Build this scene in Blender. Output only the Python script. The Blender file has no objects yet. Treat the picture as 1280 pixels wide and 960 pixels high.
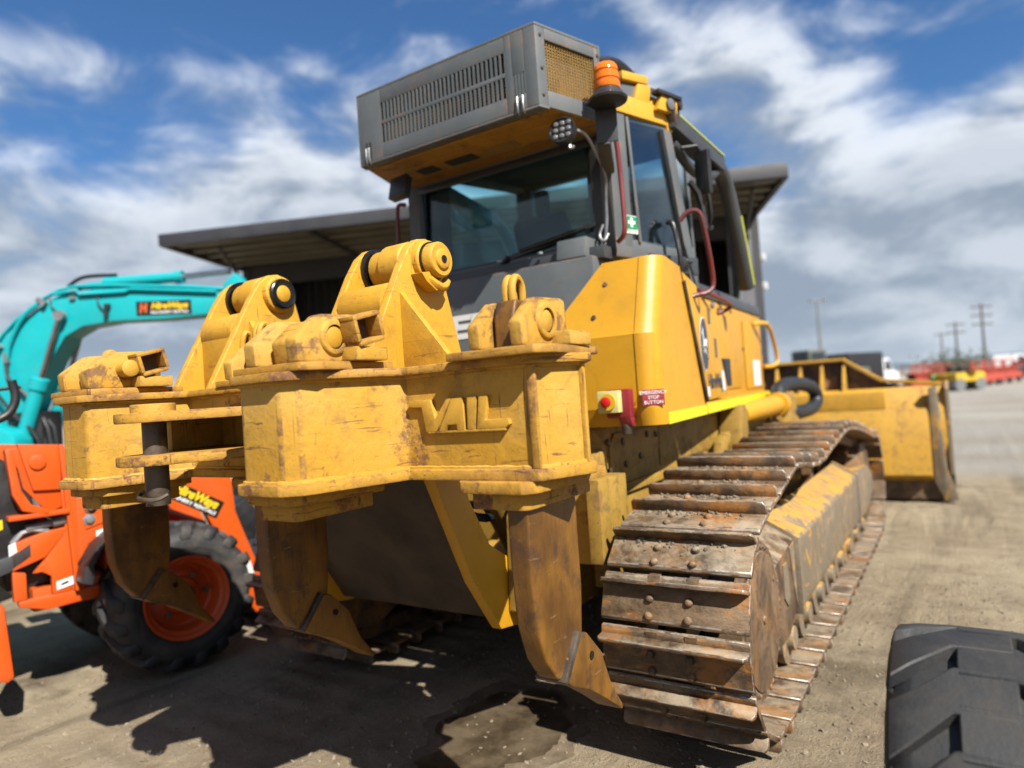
import bpy, bmesh, math, random
from math import sin, cos, pi, radians
from mathutils import Vector, Matrix, noise
random.seed(7)
S = bpy.context.scene
COL = S.collection

# ------------------------------------------------------------------ camera, sky, sun, exposure
cam_d = bpy.data.cameras.new("camera"); cam = bpy.data.objects.new("camera", cam_d); COL.objects.link(cam)
cam.matrix_world = Matrix(((0.83259465, 0.06777795, 0.54972021, 2.02), (0.54956659, 0.02257149, -0.83514495, 0.0),
                           (-0.06901242, 0.99744507, -0.0184556, 1.45), (0, 0, 0, 1)))
cam_d.sensor_width = 36.0; cam_d.lens = 851.0 / 1280.0 * 36.0
cam_d.clip_start = 0.05; cam_d.clip_end = 6000
cam_d.dof.use_dof = True; cam_d.dof.focus_distance = 2.15; cam_d.dof.aperture_fstop = 1.25
S.camera = cam
S.render.resolution_x, S.render.resolution_y = 1024, 768
S.view_settings.view_transform = 'Standard'; S.view_settings.look = 'None'
S.view_settings.exposure = 1.22; S.view_settings.gamma = 1.0
S.cycles.use_denoising = True
S.cycles.max_bounces = 8; S.cycles.transparent_max_bounces = 12
S.cycles.caustics_reflective = False; S.cycles.caustics_refractive = False

SUN = Vector((0.88, -0.43, 1.0)).normalized()
sd = bpy.data.lights.new("sun", 'SUN'); sun = bpy.data.objects.new("sun", sd); COL.objects.link(sun)
sd.energy = 5.0; sd.angle = radians(0.53); sd.color = (1.0, 0.95, 0.86)
sun.rotation_euler = SUN.to_track_quat('Z', 'Y').to_euler(); sun.location = SUN * 60


SKYOFF = (0.35, 1.9, 0.2)

class NT:
    """small node-tree writer"""
    def __init__(s, tree):
        s.t = tree; tree.nodes.clear()
    def n(s, typ, **kw):
        nd = s.t.nodes.new(typ)
        ins = kw.pop('ins', {})
        for k, v in kw.items(): setattr(nd, k, v)
        for k, v in ins.items():
            if isinstance(v, bpy.types.NodeSocket): s.t.links.new(v, nd.inputs[k])
            else: nd.inputs[k].default_value = v
        return nd
    def link(s, a, b): s.t.links.new(a, b)
    def math(s, op, a, b=None, clamp=False):
        nd = s.n('ShaderNodeMath', operation=op, use_clamp=clamp)
        for i, v in enumerate((a, b)):
            if v is None: continue
            if isinstance(v, bpy.types.NodeSocket): s.link(v, nd.inputs[i])
            else: nd.inputs[i].default_value = v
        return nd.outputs[0]
    def mix(s, f, a, b, blend='MIX'):
        nd = s.n('ShaderNodeMix', data_type='RGBA', blend_type=blend)
        for k, v in ((0, f), (6, a), (7, b)):
            if isinstance(v, bpy.types.NodeSocket): s.link(v, nd.inputs[k])
            elif k == 0: nd.inputs[0].default_value = v
            else: nd.inputs[k].default_value = tuple(v) + ((1,) if len(v) == 3 else ())
        return nd.outputs[2]
    def ramp(s, f, lo, hi, a=0.0, b=1.0):
        nd = s.n('ShaderNodeMapRange', interpolation_type='SMOOTHSTEP')
        s.link(f, nd.inputs[0]); nd.inputs[1].default_value = lo; nd.inputs[2].default_value = hi
        nd.inputs[3].default_value = a; nd.inputs[4].default_value = b
        return nd.outputs[0]
    def noise(s, vec, scale, detail=4, rough=0.55, dist=0.0):
        nd = s.n('ShaderNodeTexNoise', ins={'Scale': scale, 'Detail': detail, 'Roughness': rough, 'Distortion': dist})
        s.link(vec, nd.inputs['Vector'])
        return nd.outputs['Fac']
    def scale(s, vec, xyz):
        nd = s.n('ShaderNodeVectorMath', operation='MULTIPLY'); s.link(vec, nd.inputs[0]); nd.inputs[1].default_value = xyz
        return nd.outputs[0]


W = bpy.data.worlds.new("World"); S.world = W; W.use_nodes = True
g = NT(W.node_tree)
sky = g.n('ShaderNodeTexSky', sky_type='NISHITA', sun_disc=False, sun_elevation=math.asin(SUN.z),
          sun_rotation=math.atan2(SUN.x, SUN.y), altitude=10, air_density=1.0, dust_density=0.6, ozone_density=2.5)
tc = g.n('ShaderNodeTexCoord')
sp = g.n('ShaderNodeSeparateXYZ'); g.link(tc.outputs['Generated'], sp.inputs[0])
sq = g.n('ShaderNodeVectorMath', operation='MULTIPLY'); g.link(tc.outputs['Generated'], sq.inputs[0]); sq.inputs[1].default_value = (1.0, 1.0, 2.1)
off = g.n('ShaderNodeVectorMath', operation='ADD'); g.link(sq.outputs[0], off.inputs[0]); off.inputs[1].default_value = SKYOFF
CL = off.outputs[0]
sh_o = g.n('ShaderNodeVectorMath', operation='ADD'); g.link(CL, sh_o.inputs[0]); sh_o.inputs[1].default_value = tuple(SUN * 0.07)
def cloud(vec):
    n1 = g.noise(vec, 1.9, 3, 0.5, 0.2)
    n2 = g.noise(vec, 5.2, 9, 0.60, 0.35)
    c = g.math('ADD', g.math('MULTIPLY', n1, 0.62), g.math('MULTIPLY', n2, 0.38))
    return g.math('ADD', c, g.ramp(sp.outputs[2], 0.06, 0.56, 0.240, -0.025))     # banks low down, open blue overhead
c0 = cloud(CL); c1 = cloud(sh_o.outputs[0])
dens = g.ramp(c0, 0.455, 0.615)
lit = g.ramp(g.math('SUBTRACT', c0, c1), -0.060, 0.075)      # edges towards the sun are bright, the lee side is grey
thick = g.ramp(c0, 0.53, 0.70)
ccol = g.mix(lit, (0.145, 0.174, 0.214), (0.430, 0.450, 0.478))
ccol = g.mix(g.math('MULTIPLY', thick, 0.50), ccol, (0.136, 0.164, 0.203))
hz = g.ramp(sp.outputs[2], 0.0, 0.09, 1.0, 0.0)
skyc = g.mix(1.0, sky.outputs[0], (0.026, 0.041, 0.055), 'MULTIPLY')
full = g.mix(g.math('MULTIPLY', dens, 0.95), skyc, ccol)
full = g.mix(g.math('MULTIPLY', hz, 0.55), full, (0.255, 0.292, 0.338))
bg = g.n('ShaderNodeBackground', ins={'Color': full, 'Strength': 1.0})
wo = g.n('ShaderNodeOutputWorld'); g.link(bg.outputs[0], wo.inputs[0])

# ------------------------------------------------------------------ materials
def new_mat(name):
    m = bpy.data.materials.new(name); m.use_nodes = True
    t = NT(m.node_tree)
    out = t.n('ShaderNodeOutputMaterial')
    b = t.n('ShaderNodeBsdfPrincipled'); t.link(b.outputs[0], out.inputs[0])
    tc = t.n('ShaderNodeTexCoord'); oi = t.n('ShaderNodeObjectInfo')
    rnd = t.math('MULTIPLY', oi.outputs['Random'], 37.0)
    add = t.n('ShaderNodeVectorMath', operation='ADD'); t.link(tc.outputs['Object'], add.inputs[0])
    cmb = t.n('ShaderNodeCombineXYZ')
    for i in range(3): t.link(rnd, cmb.inputs[i])
    t.link(cmb.outputs[0], add.inputs[1])
    return m, t, b, add.outputs[0]

def bump(t, b, h, strength, dist):
    bp = t.n('ShaderNodeBump', ins={'Strength': strength, 'Distance': dist}); t.link(h, bp.inputs['Height'])
    t.link(bp.outputs[0], b.inputs['Normal'])

def paint(name, base, fade=None, rust=(0.10, 0.035, 0.022), spots=0.0, grime=0.25, grimecol=(0.10, 0.065, 0.03),
          rough=0.42, drips=0.0, scratch=0.0, big=2.2, edge_only=0.0, cast=0.12, spec=0.5):
    """sheet-metal paint: faded patches, grime film, chipped edges, rust spots, run marks, scratches"""
    m, t, b, v = new_mat(name)
    fade = fade or tuple(min(1, c * 1.12 + 0.01) for c in base)
    a = t.noise(v, big, 6, 0.6)
    col = t.mix(t.ramp(a, 0.35, 0.68), base, fade)
    gr = t.noise(v, big * 3.2, 9, 0.68, 0.3)
    col = t.mix(t.math('MULTIPLY', t.ramp(gr, 0.50, 0.78), grime), col, grimecol)
    fine = t.noise(v, 46.0, 7, 0.75)
    blot = t.noise(v, big * 7, 10, 0.75, 0.6)
    col = t.mix(t.math('MULTIPLY', t.ramp(blot, 0.50, 0.66), grime * 1.1, True), col, tuple(0.5 * x + 0.5 * y for x, y in zip(base, grimecol)))
    nick = t.noise(v, 95.0, 4, 0.6)
    col = t.mix(t.math('MULTIPLY', t.ramp(nick, 0.64, 0.70), min(1, max(0, grime - .2) * 2)), col, grimecol)
    col = t.mix(t.math('MULTIPLY', t.ramp(fine, 0.56, 0.80), grime * 0.8), col, grimecol)
    rg = t.math('ADD', t.math('MULTIPLY', gr, 0.25), rough - 0.10)
    b.inputs['Specular IOR Level'].default_value = spec
    masks = []
    if drips:
        d = t.noise(t.scale(v, (22, 22, 1.6)), 1.0, 5, 0.6)
        md = t.math('MULTIPLY', t.ramp(d, 0.58, 0.74), t.ramp(a, 0.42, 0.6, 0.0, drips))
        col = t.mix(md, col, (0.20, 0.075, 0.02))
    if scratch:
        s1 = t.noise(t.scale(v, (3.0, 3.0, 42)), 1.6, 4, 0.65, 0.8)
        s2 = t.noise(t.scale(v, (40, 40, 2.5)), 1.3, 4, 0.65, 0.8)
        ms = t.math('MAXIMUM', t.ramp(s1, 0.61, 0.66), t.ramp(s2, 0.63, 0.68))
        ms = t.math('MULTIPLY', t.math('MULTIPLY', ms, t.ramp(t.noise(v, 4.0, 4), 0.42, 0.58)), scratch)
        col = t.mix(ms, col, (0.13, 0.06, 0.035))
    if spots:
        r = t.noise(v, 9.0, 10, 0.72, 0.2)
        mr = t.math('MULTIPLY', t.math('MULTIPLY', t.ramp(r, 0.52, 0.60), t.ramp(t.noise(v, 2.6, 4, 0.6, 0.5), 0.45, 0.58)), spots)
        masks.append(mr)
    if edge_only: masks.append(t.math('MULTIPLY', t.math('MULTIPLY', t.ramp(t.noise(v, 19.0, 10, 0.76, 0.4), 0.42, 0.68), t.ramp(t.noise(v, 3.1, 4, 0.6), 0.36, 0.56)), edge_only))
    for mk in masks:
        rc = t.mix(t.ramp(fine, 0.35, 0.65), rust, tuple(min(1, c * 1.9) for c in rust))
        col = t.mix(mk, col, rc)
        rg = t.math('ADD', rg, t.math('MULTIPLY', mk, 0.3), True)
    t.link(col, b.inputs['Base Color']); t.link(rg, b.inputs['Roughness'])
    bump(t, b, t.math('ADD', t.noise(v, 7.0, 4), t.math('MULTIPLY', fine, 0.25)), cast, 0.02)
    return m

def worn(name, base, fade=None, edge=0.0, **kw):
    """paint for the faces and a chipped version of it for the bevelled edges"""
    a = paint(name, base, fade, **kw)
    EDGES[a.name] = paint(name + '_chipped_edge', base, fade, edge_only=edge, **kw)
    return a
EDGES = {}

def plain(name, col, rough=0.5, metal=0.0, var=0.25, scale=8.0, bmp=0.12, spec=0.5):
    m, t, b, v = new_mat(name)
    n = t.noise(v, scale, 7, 0.62)
    c = t.mix(t.ramp(n, 0.3, 0.72), tuple(x * (1 - var) for x in col), tuple(min(1, x * (1 + var)) for x in col))
    t.link(c, b.inputs['Base Color']); b.inputs['Metallic'].default_value = metal
    t.link(t.ramp(n, 0.25, 0.75, max(0.05, rough - 0.1), min(1, rough + 0.12)), b.inputs['Roughness'])
    b.inputs['Specular IOR Level'].default_value = spec
    if bmp: bump(t, b, t.noise(v, scale * 6, 5), bmp, 0.01)
    return m

def flat(name, col, rough=0.5):
    m = bpy.data.materials.new(name); m.use_nodes = True
    b = m.node_tree.nodes['Principled BSDF']; b.inputs['Base Color'].default_value = tuple(col) + (1,); b.inputs['Roughness'].default_value = rough
    return m

def track_steel(name, rusty=0.5, dusty=0.5):
    m, t, b, v = new_mat(name)
    a = t.noise(v, 6.0, 9, 0.68, 0.4)
    c = t.mix(t.ramp(a, 0.36, 0.66), (0.060, 0.038, 0.024), (0.235, 0.145, 0.075))
    d = t.noise(t.scale(v, (1, 1.6, 1)), 7.0, 11, 0.74, 0.3)
    ge = t.n('ShaderNodeNewGeometry'); sz = t.n('ShaderNodeSeparateXYZ'); t.link(ge.outputs['True Normal'], sz.inputs[0])
    upf = t.ramp(sz.outputs[2], 0.20, 0.80, 0.06, 1.0)
    r = t.noise(t.scale(v, (1, 2.2, 1)), 3.6, 10, 0.72, 0.5)
    c = t.mix(t.math('MULTIPLY', t.ramp(r, 0.50, 0.62), rusty), c, (0.40, 0.165, 0.032))
    k = t.noise(v, 13.0, 8, 0.74, 0.4)
    c = t.mix(t.ramp(k, 0.58, 0.70, 0, 0.8), c, (0.036, 0.027, 0.021))
    c = t.mix(t.math('MULTIPLY', t.math('MULTIPLY', t.ramp(d, 0.40, 0.62), upf), dusty), c, (0.40, 0.33, 0.235))
    w = t.noise(t.scale(v, (4, 16, 16)), 3.0, 5, 0.7)
    c = t.mix(t.ramp(w, 0.62, 0.72, 0, 0.5), c, (0.44, 0.385, 0.31))
    t.link(c, b.inputs['Base Color'])
    t.link(t.ramp(a, 0.3, 0.7, 0.38, 0.74), b.inputs['Roughness']); b.inputs['Metallic'].default_value = 0.0; b.inputs['Specular IOR Level'].default_value = 0.35
    bump(t, b, t.math('ADD', t.noise(v, 34, 8, 0.75), t.math('MULTIPLY', d, 1.6)), 0.5, 0.012)
    return m

def worn_guard(name):
    m, t, b, v = new_mat(name)
    ge = t.n('ShaderNodeNewGeometry'); sz = t.n('ShaderNodeSeparateXYZ'); t.link(ge.outputs['True Normal'], sz.inputs[0])
    up = t.ramp(sz.outputs[2], 0.3, 0.7)                                   # mud and boots wear the side to bare steel, paint survives on top
    a = t.noise(t.scale(v, (2.6, 3.6, 2.6)), 2.4, 11, 0.74, 1.0)
    pm = t.ramp(t.math('ADD', a, t.math('MULTIPLY', up, 0.13)), 0.53, 0.63)
    c = t.mix(pm, (0.185, 0.145, 0.100), (0.56, 0.295, 0.035))
    d = t.noise(v, 6.0, 10, 0.74, 0.3)
    c = t.mix(t.ramp(d, 0.44, 0.70, 0, 0.8), c, (0.28, 0.225, 0.155))
    k = t.noise(t.scale(v, (4, 14, 14)), 1.7, 8, 0.7)
    c = t.mix(t.ramp(k, 0.56, 0.66, 0, 0.75), c, (0.24, 0.11, 0.04))
    f = t.noise(v, 45, 7, 0.7)
    c = t.mix(t.ramp(f, 0.58, 0.70, 0, 0.6), c, (0.09, 0.07, 0.055))
    t.link(c, b.inputs['Base Color']); b.inputs['Roughness'].default_value = 0.66
    bump(t, b, t.math('ADD', a, f), 0.3, 0.01)
    return m

def shank_steel(name):
    m, t, b, v = new_mat(name)
    a = t.noise(t.scale(v, (2.5, 2.5, 1.2)), 2.2, 7, 0.6)
    c = t.mix(t.ramp(a, 0.3, 0.7), (0.095, 0.040, 0.008), (0.330, 0.145, 0.012))
    f = t.noise(t.scale(v, (120, 120, 5)), 1.0, 4, 0.6)
    c = t.mix(t.ramp(f, 0.5, 0.75, 0, 0.45), c, (0.12, 0.055, 0.025))
    y = t.noise(v, 3.5, 8, 0.65, 0.4)
    c = t.mix(t.ramp(y, 0.60, 0.74, 0, 0.45), c, (0.32, 0.19, 0.03))
    k = t.noise(v, 9, 9, 0.7)
    c = t.mix(t.ramp(k, 0.50, 0.66, 0, 0.75), c, (0.060, 0.030, 0.018))
    t.link(c, b.inputs['Base Color']); b.inputs['Metallic'].default_value = 0.15
    t.link(t.ramp(a, 0.3, 0.7, 0.45, 0.65), b.inputs['Roughness'])
    sc = t.noise(t.scale(v, (30, 4, 30)), 2.0, 6, 0.7, 0.5)
    c2 = t.mix(t.ramp(sc, 0.62, 0.68, 0, 0.5), c, (0.40, 0.27, 0.13)); t.link(c2, b.inputs['Base Color'])
    bump(t, b, t.math('ADD', f, t.noise(v, 22, 8, 0.75)), 0.25, 0.006)
    return m

def rubber(name, col, dust):
    m, t, b, v = new_mat(name)
    a = t.noise(v, 5.0, 9, 0.7, 0.3)
    c = t.mix(t.ramp(a, 0.45, 0.75, 0, dust), col, (0.17, 0.135, 0.095))
    f = t.noise(v, 40, 6, 0.7)
    c = t.mix(t.ramp(f, 0.55, 0.75, 0, 0.35), c, tuple(x * 2.0 for x in col))
    t.link(c, b.inputs['Base Color']); t.link(t.ramp(a, 0.3, 0.7, 0.55, 0.82), b.inputs['Roughness'])
    bump(t, b, t.math('ADD', f, t.noise(v, 90, 3)), 0.25, 0.004)
    return m

def glass(name, tint, mirror=0.45):
    m = bpy.data.materials.new(name); m.use_nodes = True; t = NT(m.node_tree)
    out = t.n('ShaderNodeOutputMaterial')
    tr = t.n('ShaderNodeBsdfTransparent', ins={'Color': tint + (1,)})
    gl = t.n('ShaderNodeBsdfGlossy', ins={'Roughness': 0.03, 'Color': (0.9, 0.95, 1, 1)})
    df = t.n('ShaderNodeBsdfDiffuse', ins={'Color': (0.20, 0.24, 0.25, 1)})
    gm = t.n('ShaderNodeNewGeometry'); dp = t.n('ShaderNodeVectorMath', operation='DOT_PRODUCT'); t.link(gm.outputs['Normal'], dp.inputs[0]); t.link(gm.outputs['Incoming'], dp.inputs[1])
    gz = t.math('POWER', t.math('SUBTRACT', 1.0, t.math('ABSOLUTE', dp.outputs['Value']), True), 5.0)
    fr = t.math('ADD', t.math('MULTIPLY', gz, 0.95), 0.045)
    tc = t.n('ShaderNodeTexCoord')
    f = t.math('MULTIPLY', fr, mirror, True)
    dusty = t.ramp(t.noise(tc.outputs['Object'], 3.0, 8, 0.7), 0.35, 0.8, 0.006, 0.035)
    m0 = t.n('ShaderNodeMixShader'); t.link(dusty, m0.inputs[0]); t.link(tr.outputs[0], m0.inputs[1]); t.link(df.outputs[0], m0.inputs[2])
    m1 = t.n('ShaderNodeMixShader'); t.link(f, m1.inputs[0]); t.link(m0.outputs[0], m1.inputs[1]); t.link(gl.outputs[0], m1.inputs[2])
    t.link(m1.outputs[0], out.inputs[0])
    return m

M = {}
M['cat'] = worn('ripper_yellow', (0.57, 0.300, 0.027), (0.62, 0.37, 0.080), edge=0.95, rust=(0.090, 0.042, 0.034), spots=0.75, grime=0.42, drips=0.9, scratch=0.8, rough=0.60, cast=0.4, spec=0.3)
M['lug'] = worn('lug_yellow', (0.62, 0.315, 0.016), (0.66, 0.365, 0.038), edge=0.45, spots=0.20, grime=0.32, drips=0.6, scratch=0.6, rough=0.54, cast=0.25, spec=0.35)
M['letter'] = worn('raised_letter_yellow', (0.56, 0.30, 0.028), (0.60, 0.34, 0.05), edge=1.0, rust=(0.10, 0.042, 0.022), spots=0.1, grime=0.4, drips=0.3, rough=0.6, spec=0.3)
M['flange'] = worn('stained_ripper_edge_plate', (0.52, 0.275, 0.030), (0.50, 0.27, 0.06), edge=1.0, rust=(0.135, 0.062, 0.034), spots=1.0, grime=0.85, grimecol=(0.20, 0.10, 0.035), drips=0.6, scratch=1.0, rough=0.66, cast=0.5, spec=0.25)
M['body'] = worn('body_yellow', (0.64, 0.310, 0.008), (0.67, 0.34, 0.012), edge=0.25, spots=0.0, grime=0.20, scratch=0.25, rough=0.45, big=1.1)
M['frame_yellow'] = worn('dirty_frame_yellow', (0.33, 0.19, 0.024), (0.43, 0.255, 0.036), edge=0.4, spots=0.5, grime=0.9, grimecol=(0.085, 0.062, 0.036), drips=0.6, scratch=0.5, rough=0.6)
M['roofyellow'] = paint('roof_yellow', (0.66, 0.35, 0.02), grime=0.25, rough=0.45)
M['coil'] = plain('dark_condenser_fins', (0.045, 0.034, 0.022), 0.8, var=0.5, scale=12)
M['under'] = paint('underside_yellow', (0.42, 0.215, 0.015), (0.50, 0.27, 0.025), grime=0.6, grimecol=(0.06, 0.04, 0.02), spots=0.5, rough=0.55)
M['core'] = paint('condenser_yellow', (0.33, 0.20, 0.05), grime=0.8, rough=0.6)
M['grey'] = worn('grey_paint', (0.095, 0.112, 0.122), (0.135, 0.152, 0.160), edge=0.5, rust=(0.20, 0.085, 0.03), spots=0.25, grime=0.3, grimecol=(0.22, 0.14, 0.08), scratch=0.3, rough=0.5)
M['dgrey'] = paint('dark_grey_paint', (0.040, 0.045, 0.050), (0.06, 0.066, 0.072), grime=0.25, grimecol=(0.14, 0.11, 0.08), rough=0.45)
M['black'] = plain('black_plastic', (0.018, 0.018, 0.020), 0.45, var=0.3)
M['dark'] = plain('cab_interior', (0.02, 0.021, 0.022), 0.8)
M['seat'] = plain('seat_fabric', (0.035, 0.038, 0.042), 0.95, scale=20)
M['steel'] = track_steel('track_steel', 0.8, 0.75)
mm, t_, b_, v_ = new_mat('worn_bright_edge')
n_ = t_.noise(v_, 16.0, 8, 0.75, 0.3)
t_.link(t_.mix(t_.ramp(n_, 0.42, 0.58), (0.13, 0.085, 0.05), (0.42, 0.38, 0.34)), b_.inputs['Base Color'])
b_.inputs['Metallic'].default_value = 0.35; b_.inputs['Roughness'].default_value = 0.42
EDGES['track_steel'] = mm
M['disc'] = track_steel('disc_steel', 0.35, 0.9)
M['guard'] = worn_guard('worn_track_guard')
M['shank'] = shank_steel('shank_steel')
M['rusty'] = track_steel('rusty_and_shade_steel', 0.6, 0.25)
M['pin'] = plain('pin_steel', (0.10, 0.075, 0.055), 0.5, 0.4, var=0.5, scale=14)
M['grease_shade'] = plain('black_grease_and_gap_shade', (0.006, 0.006, 0.006), 0.25)
M['mud'] = plain('dry_mud', (0.185, 0.150, 0.110), 0.95, var=0.55, scale=14, bmp=0.4)
M['redrail'] = worn('worn_red_rail', (0.20, 0.018, 0.018), (0.12, 0.03, 0.03), grime=0.6, grimecol=(0.06, 0.03, 0.03), edge=0.4, rough=0.4)
M['red'] = paint('red_paint', (0.26, 0.016, 0.028), grime=0.2, rough=0.4)
M['redbtn'] = flat('button_red', (0.62, 0.012, 0.012), 0.3)
M['cream'] = flat('cream_plastic', (0.72, 0.62, 0.25), 0.4)
M['ylabel'] = flat('yellow_label', (0.75, 0.52, 0.03), 0.4)
M['white'] = flat('white_print', (0.80, 0.80, 0.78), 0.5)
M['navy'] = flat('badge_navy', (0.022, 0.030, 0.05), 0.35)
M['signblack'] = flat('sign_black', (0.012, 0.012, 0.012), 0.35)
M['signyellow'] = flat('sign_yellow', (0.85, 0.56, 0.02), 0.4)
M['signorange'] = flat('sign_orange', (0.72, 0.13, 0.02), 0.4)
M['green'] = flat('safety_green', (0.0, 0.27, 0.11), 0.4)
M['fluoro'] = paint('reflective_yellow_tape', (0.86, 0.74, 0.0), (0.90, 0.80, 0.02), grime=0.12, rough=0.35)
M['lime'] = paint('lime_tape', (0.52, 0.55, 0.06), grime=0.2, rough=0.4)
M['glass'] = glass('cab_glass', (0.80, 0.96, 0.97), 0.7)
M['sideglass'] = glass('side_glass', (0.55, 0.68, 0.74), 2.2)
M['blade'] = paint('blade_yellow', (0.55, 0.29, 0.018), (0.60, 0.33, 0.03), spots=0.5, grime=0.5, drips=0.5, scratch=0.4, rough=0.55)
M['lens'] = plain('lamp_lens', (0.16, 0.16, 0.17), 0.12, var=0.1, bmp=0)
M['led'] = plain('led_body', (0.022, 0.022, 0.024), 0.4)
mm, t_, b_, v_ = new_mat('amber_beacon')
b_.inputs['Base Color'].default_value = (0.85, 0.20, 0.006, 1); b_.inputs['Roughness'].default_value = 0.12
b_.inputs['Subsurface Weight'].default_value = 0.4; b_.inputs['Subsurface Radius'].default_value = (0.05, 0.02, 0.005)
M['amber'] = mm
M['orange'] = worn('loader_orange', (0.64, 0.085, 0.005), (0.68, 0.10, 0.008), grimecol=(0.24, 0.10, 0.045), grime=0.38, edge=0.15, rust=(0.3, 0.08, 0.04), rough=0.36, scratch=0.15)
M['rim'] = paint('rim_orange', (0.62, 0.075, 0.006), grime=0.2, rough=0.35)
M['teal'] = paint('excavator_teal', (0.0, 0.40, 0.44), (0.004, 0.44, 0.48), grime=0.32, grimecol=(0.09, 0.22, 0.22), rough=0.38)
M['chrome'] = plain('chrome_rod', (0.62, 0.63, 0.64), 0.18, 1.0, var=0.1, bmp=0)
M['tyre'] = rubber('tyre_rubber', (0.020, 0.020, 0.022), 0.55)
M['tyreclean'] = rubber('clean_tyre_rubber', (0.017, 0.018, 0.020), 0.20)
M['hose'] = plain('hydraulic_hose', (0.014, 0.015, 0.017), 0.5)
M['shed'] = plain('shed_cladding', (0.040, 0.040, 0.048), 0.6, var=0.2, scale=2)
M['shedpost'] = plain('shed_post_paint', (0.11, 0.11, 0.13), 0.55, var=0.15, scale=2)
M['awning'] = plain('awning_sheet', (0.21, 0.19, 0.15), 0.55, 0.1, var=0.25, scale=1.5)
M['galv'] = plain('galvanised', (0.34, 0.35, 0.36), 0.4, 0.6, var=0.2)
M['bgred'] = plain('red_machine_paint', (0.50, 0.075, 0.045), 0.5)
M['bgyellow'] = plain('yellow_machine_paint', (0.65, 0.42, 0.02), 0.5)
M['bggreen'] = plain('green_machine_paint', (0.14, 0.30, 0.08), 0.5)
M['bgwhite'] = plain('white_vehicle_paint', (0.72, 0.73, 0.74), 0.35, var=0.08)
M['bgglass'] = plain('vehicle_glass', (0.03, 0.04, 0.05), 0.08, bmp=0)
M['olive'] = plain('olive_paint', (0.10, 0.115, 0.085), 0.5)
M['bark'] = plain('pole_timber', (0.11, 0.10, 0.09), 0.8)
M['decal'] = flat('faded_decal', (0.13, 0.11, 0.09), 0.5)
M['shadesteel'] = plain('shade_darkened_steel', (0.060, 0.042, 0.028), 0.7, var=0.5, scale=4)  # near-black tone paints in the deep shade on the ripper arm plate
M['leaf'] = plain('shrub_leaf', (0.055, 0.075, 0.03), 0.7)
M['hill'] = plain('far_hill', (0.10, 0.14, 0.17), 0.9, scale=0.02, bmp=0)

# ------------------------------------------------------------------ geometry helpers
ORIGIN = {}     # where each object's own origin lies in the coordinates its thing is written in

_b = bmesh.new(); bmesh.ops.create_icosphere(_b, subdivisions=1, radius=1.0); _b.verts.index_update()
ICO_V = [tuple(v.co) for v in _b.verts]; ICO_F = [[v.index for v in f.verts] for f in _b.faces]; _b.free()

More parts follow.
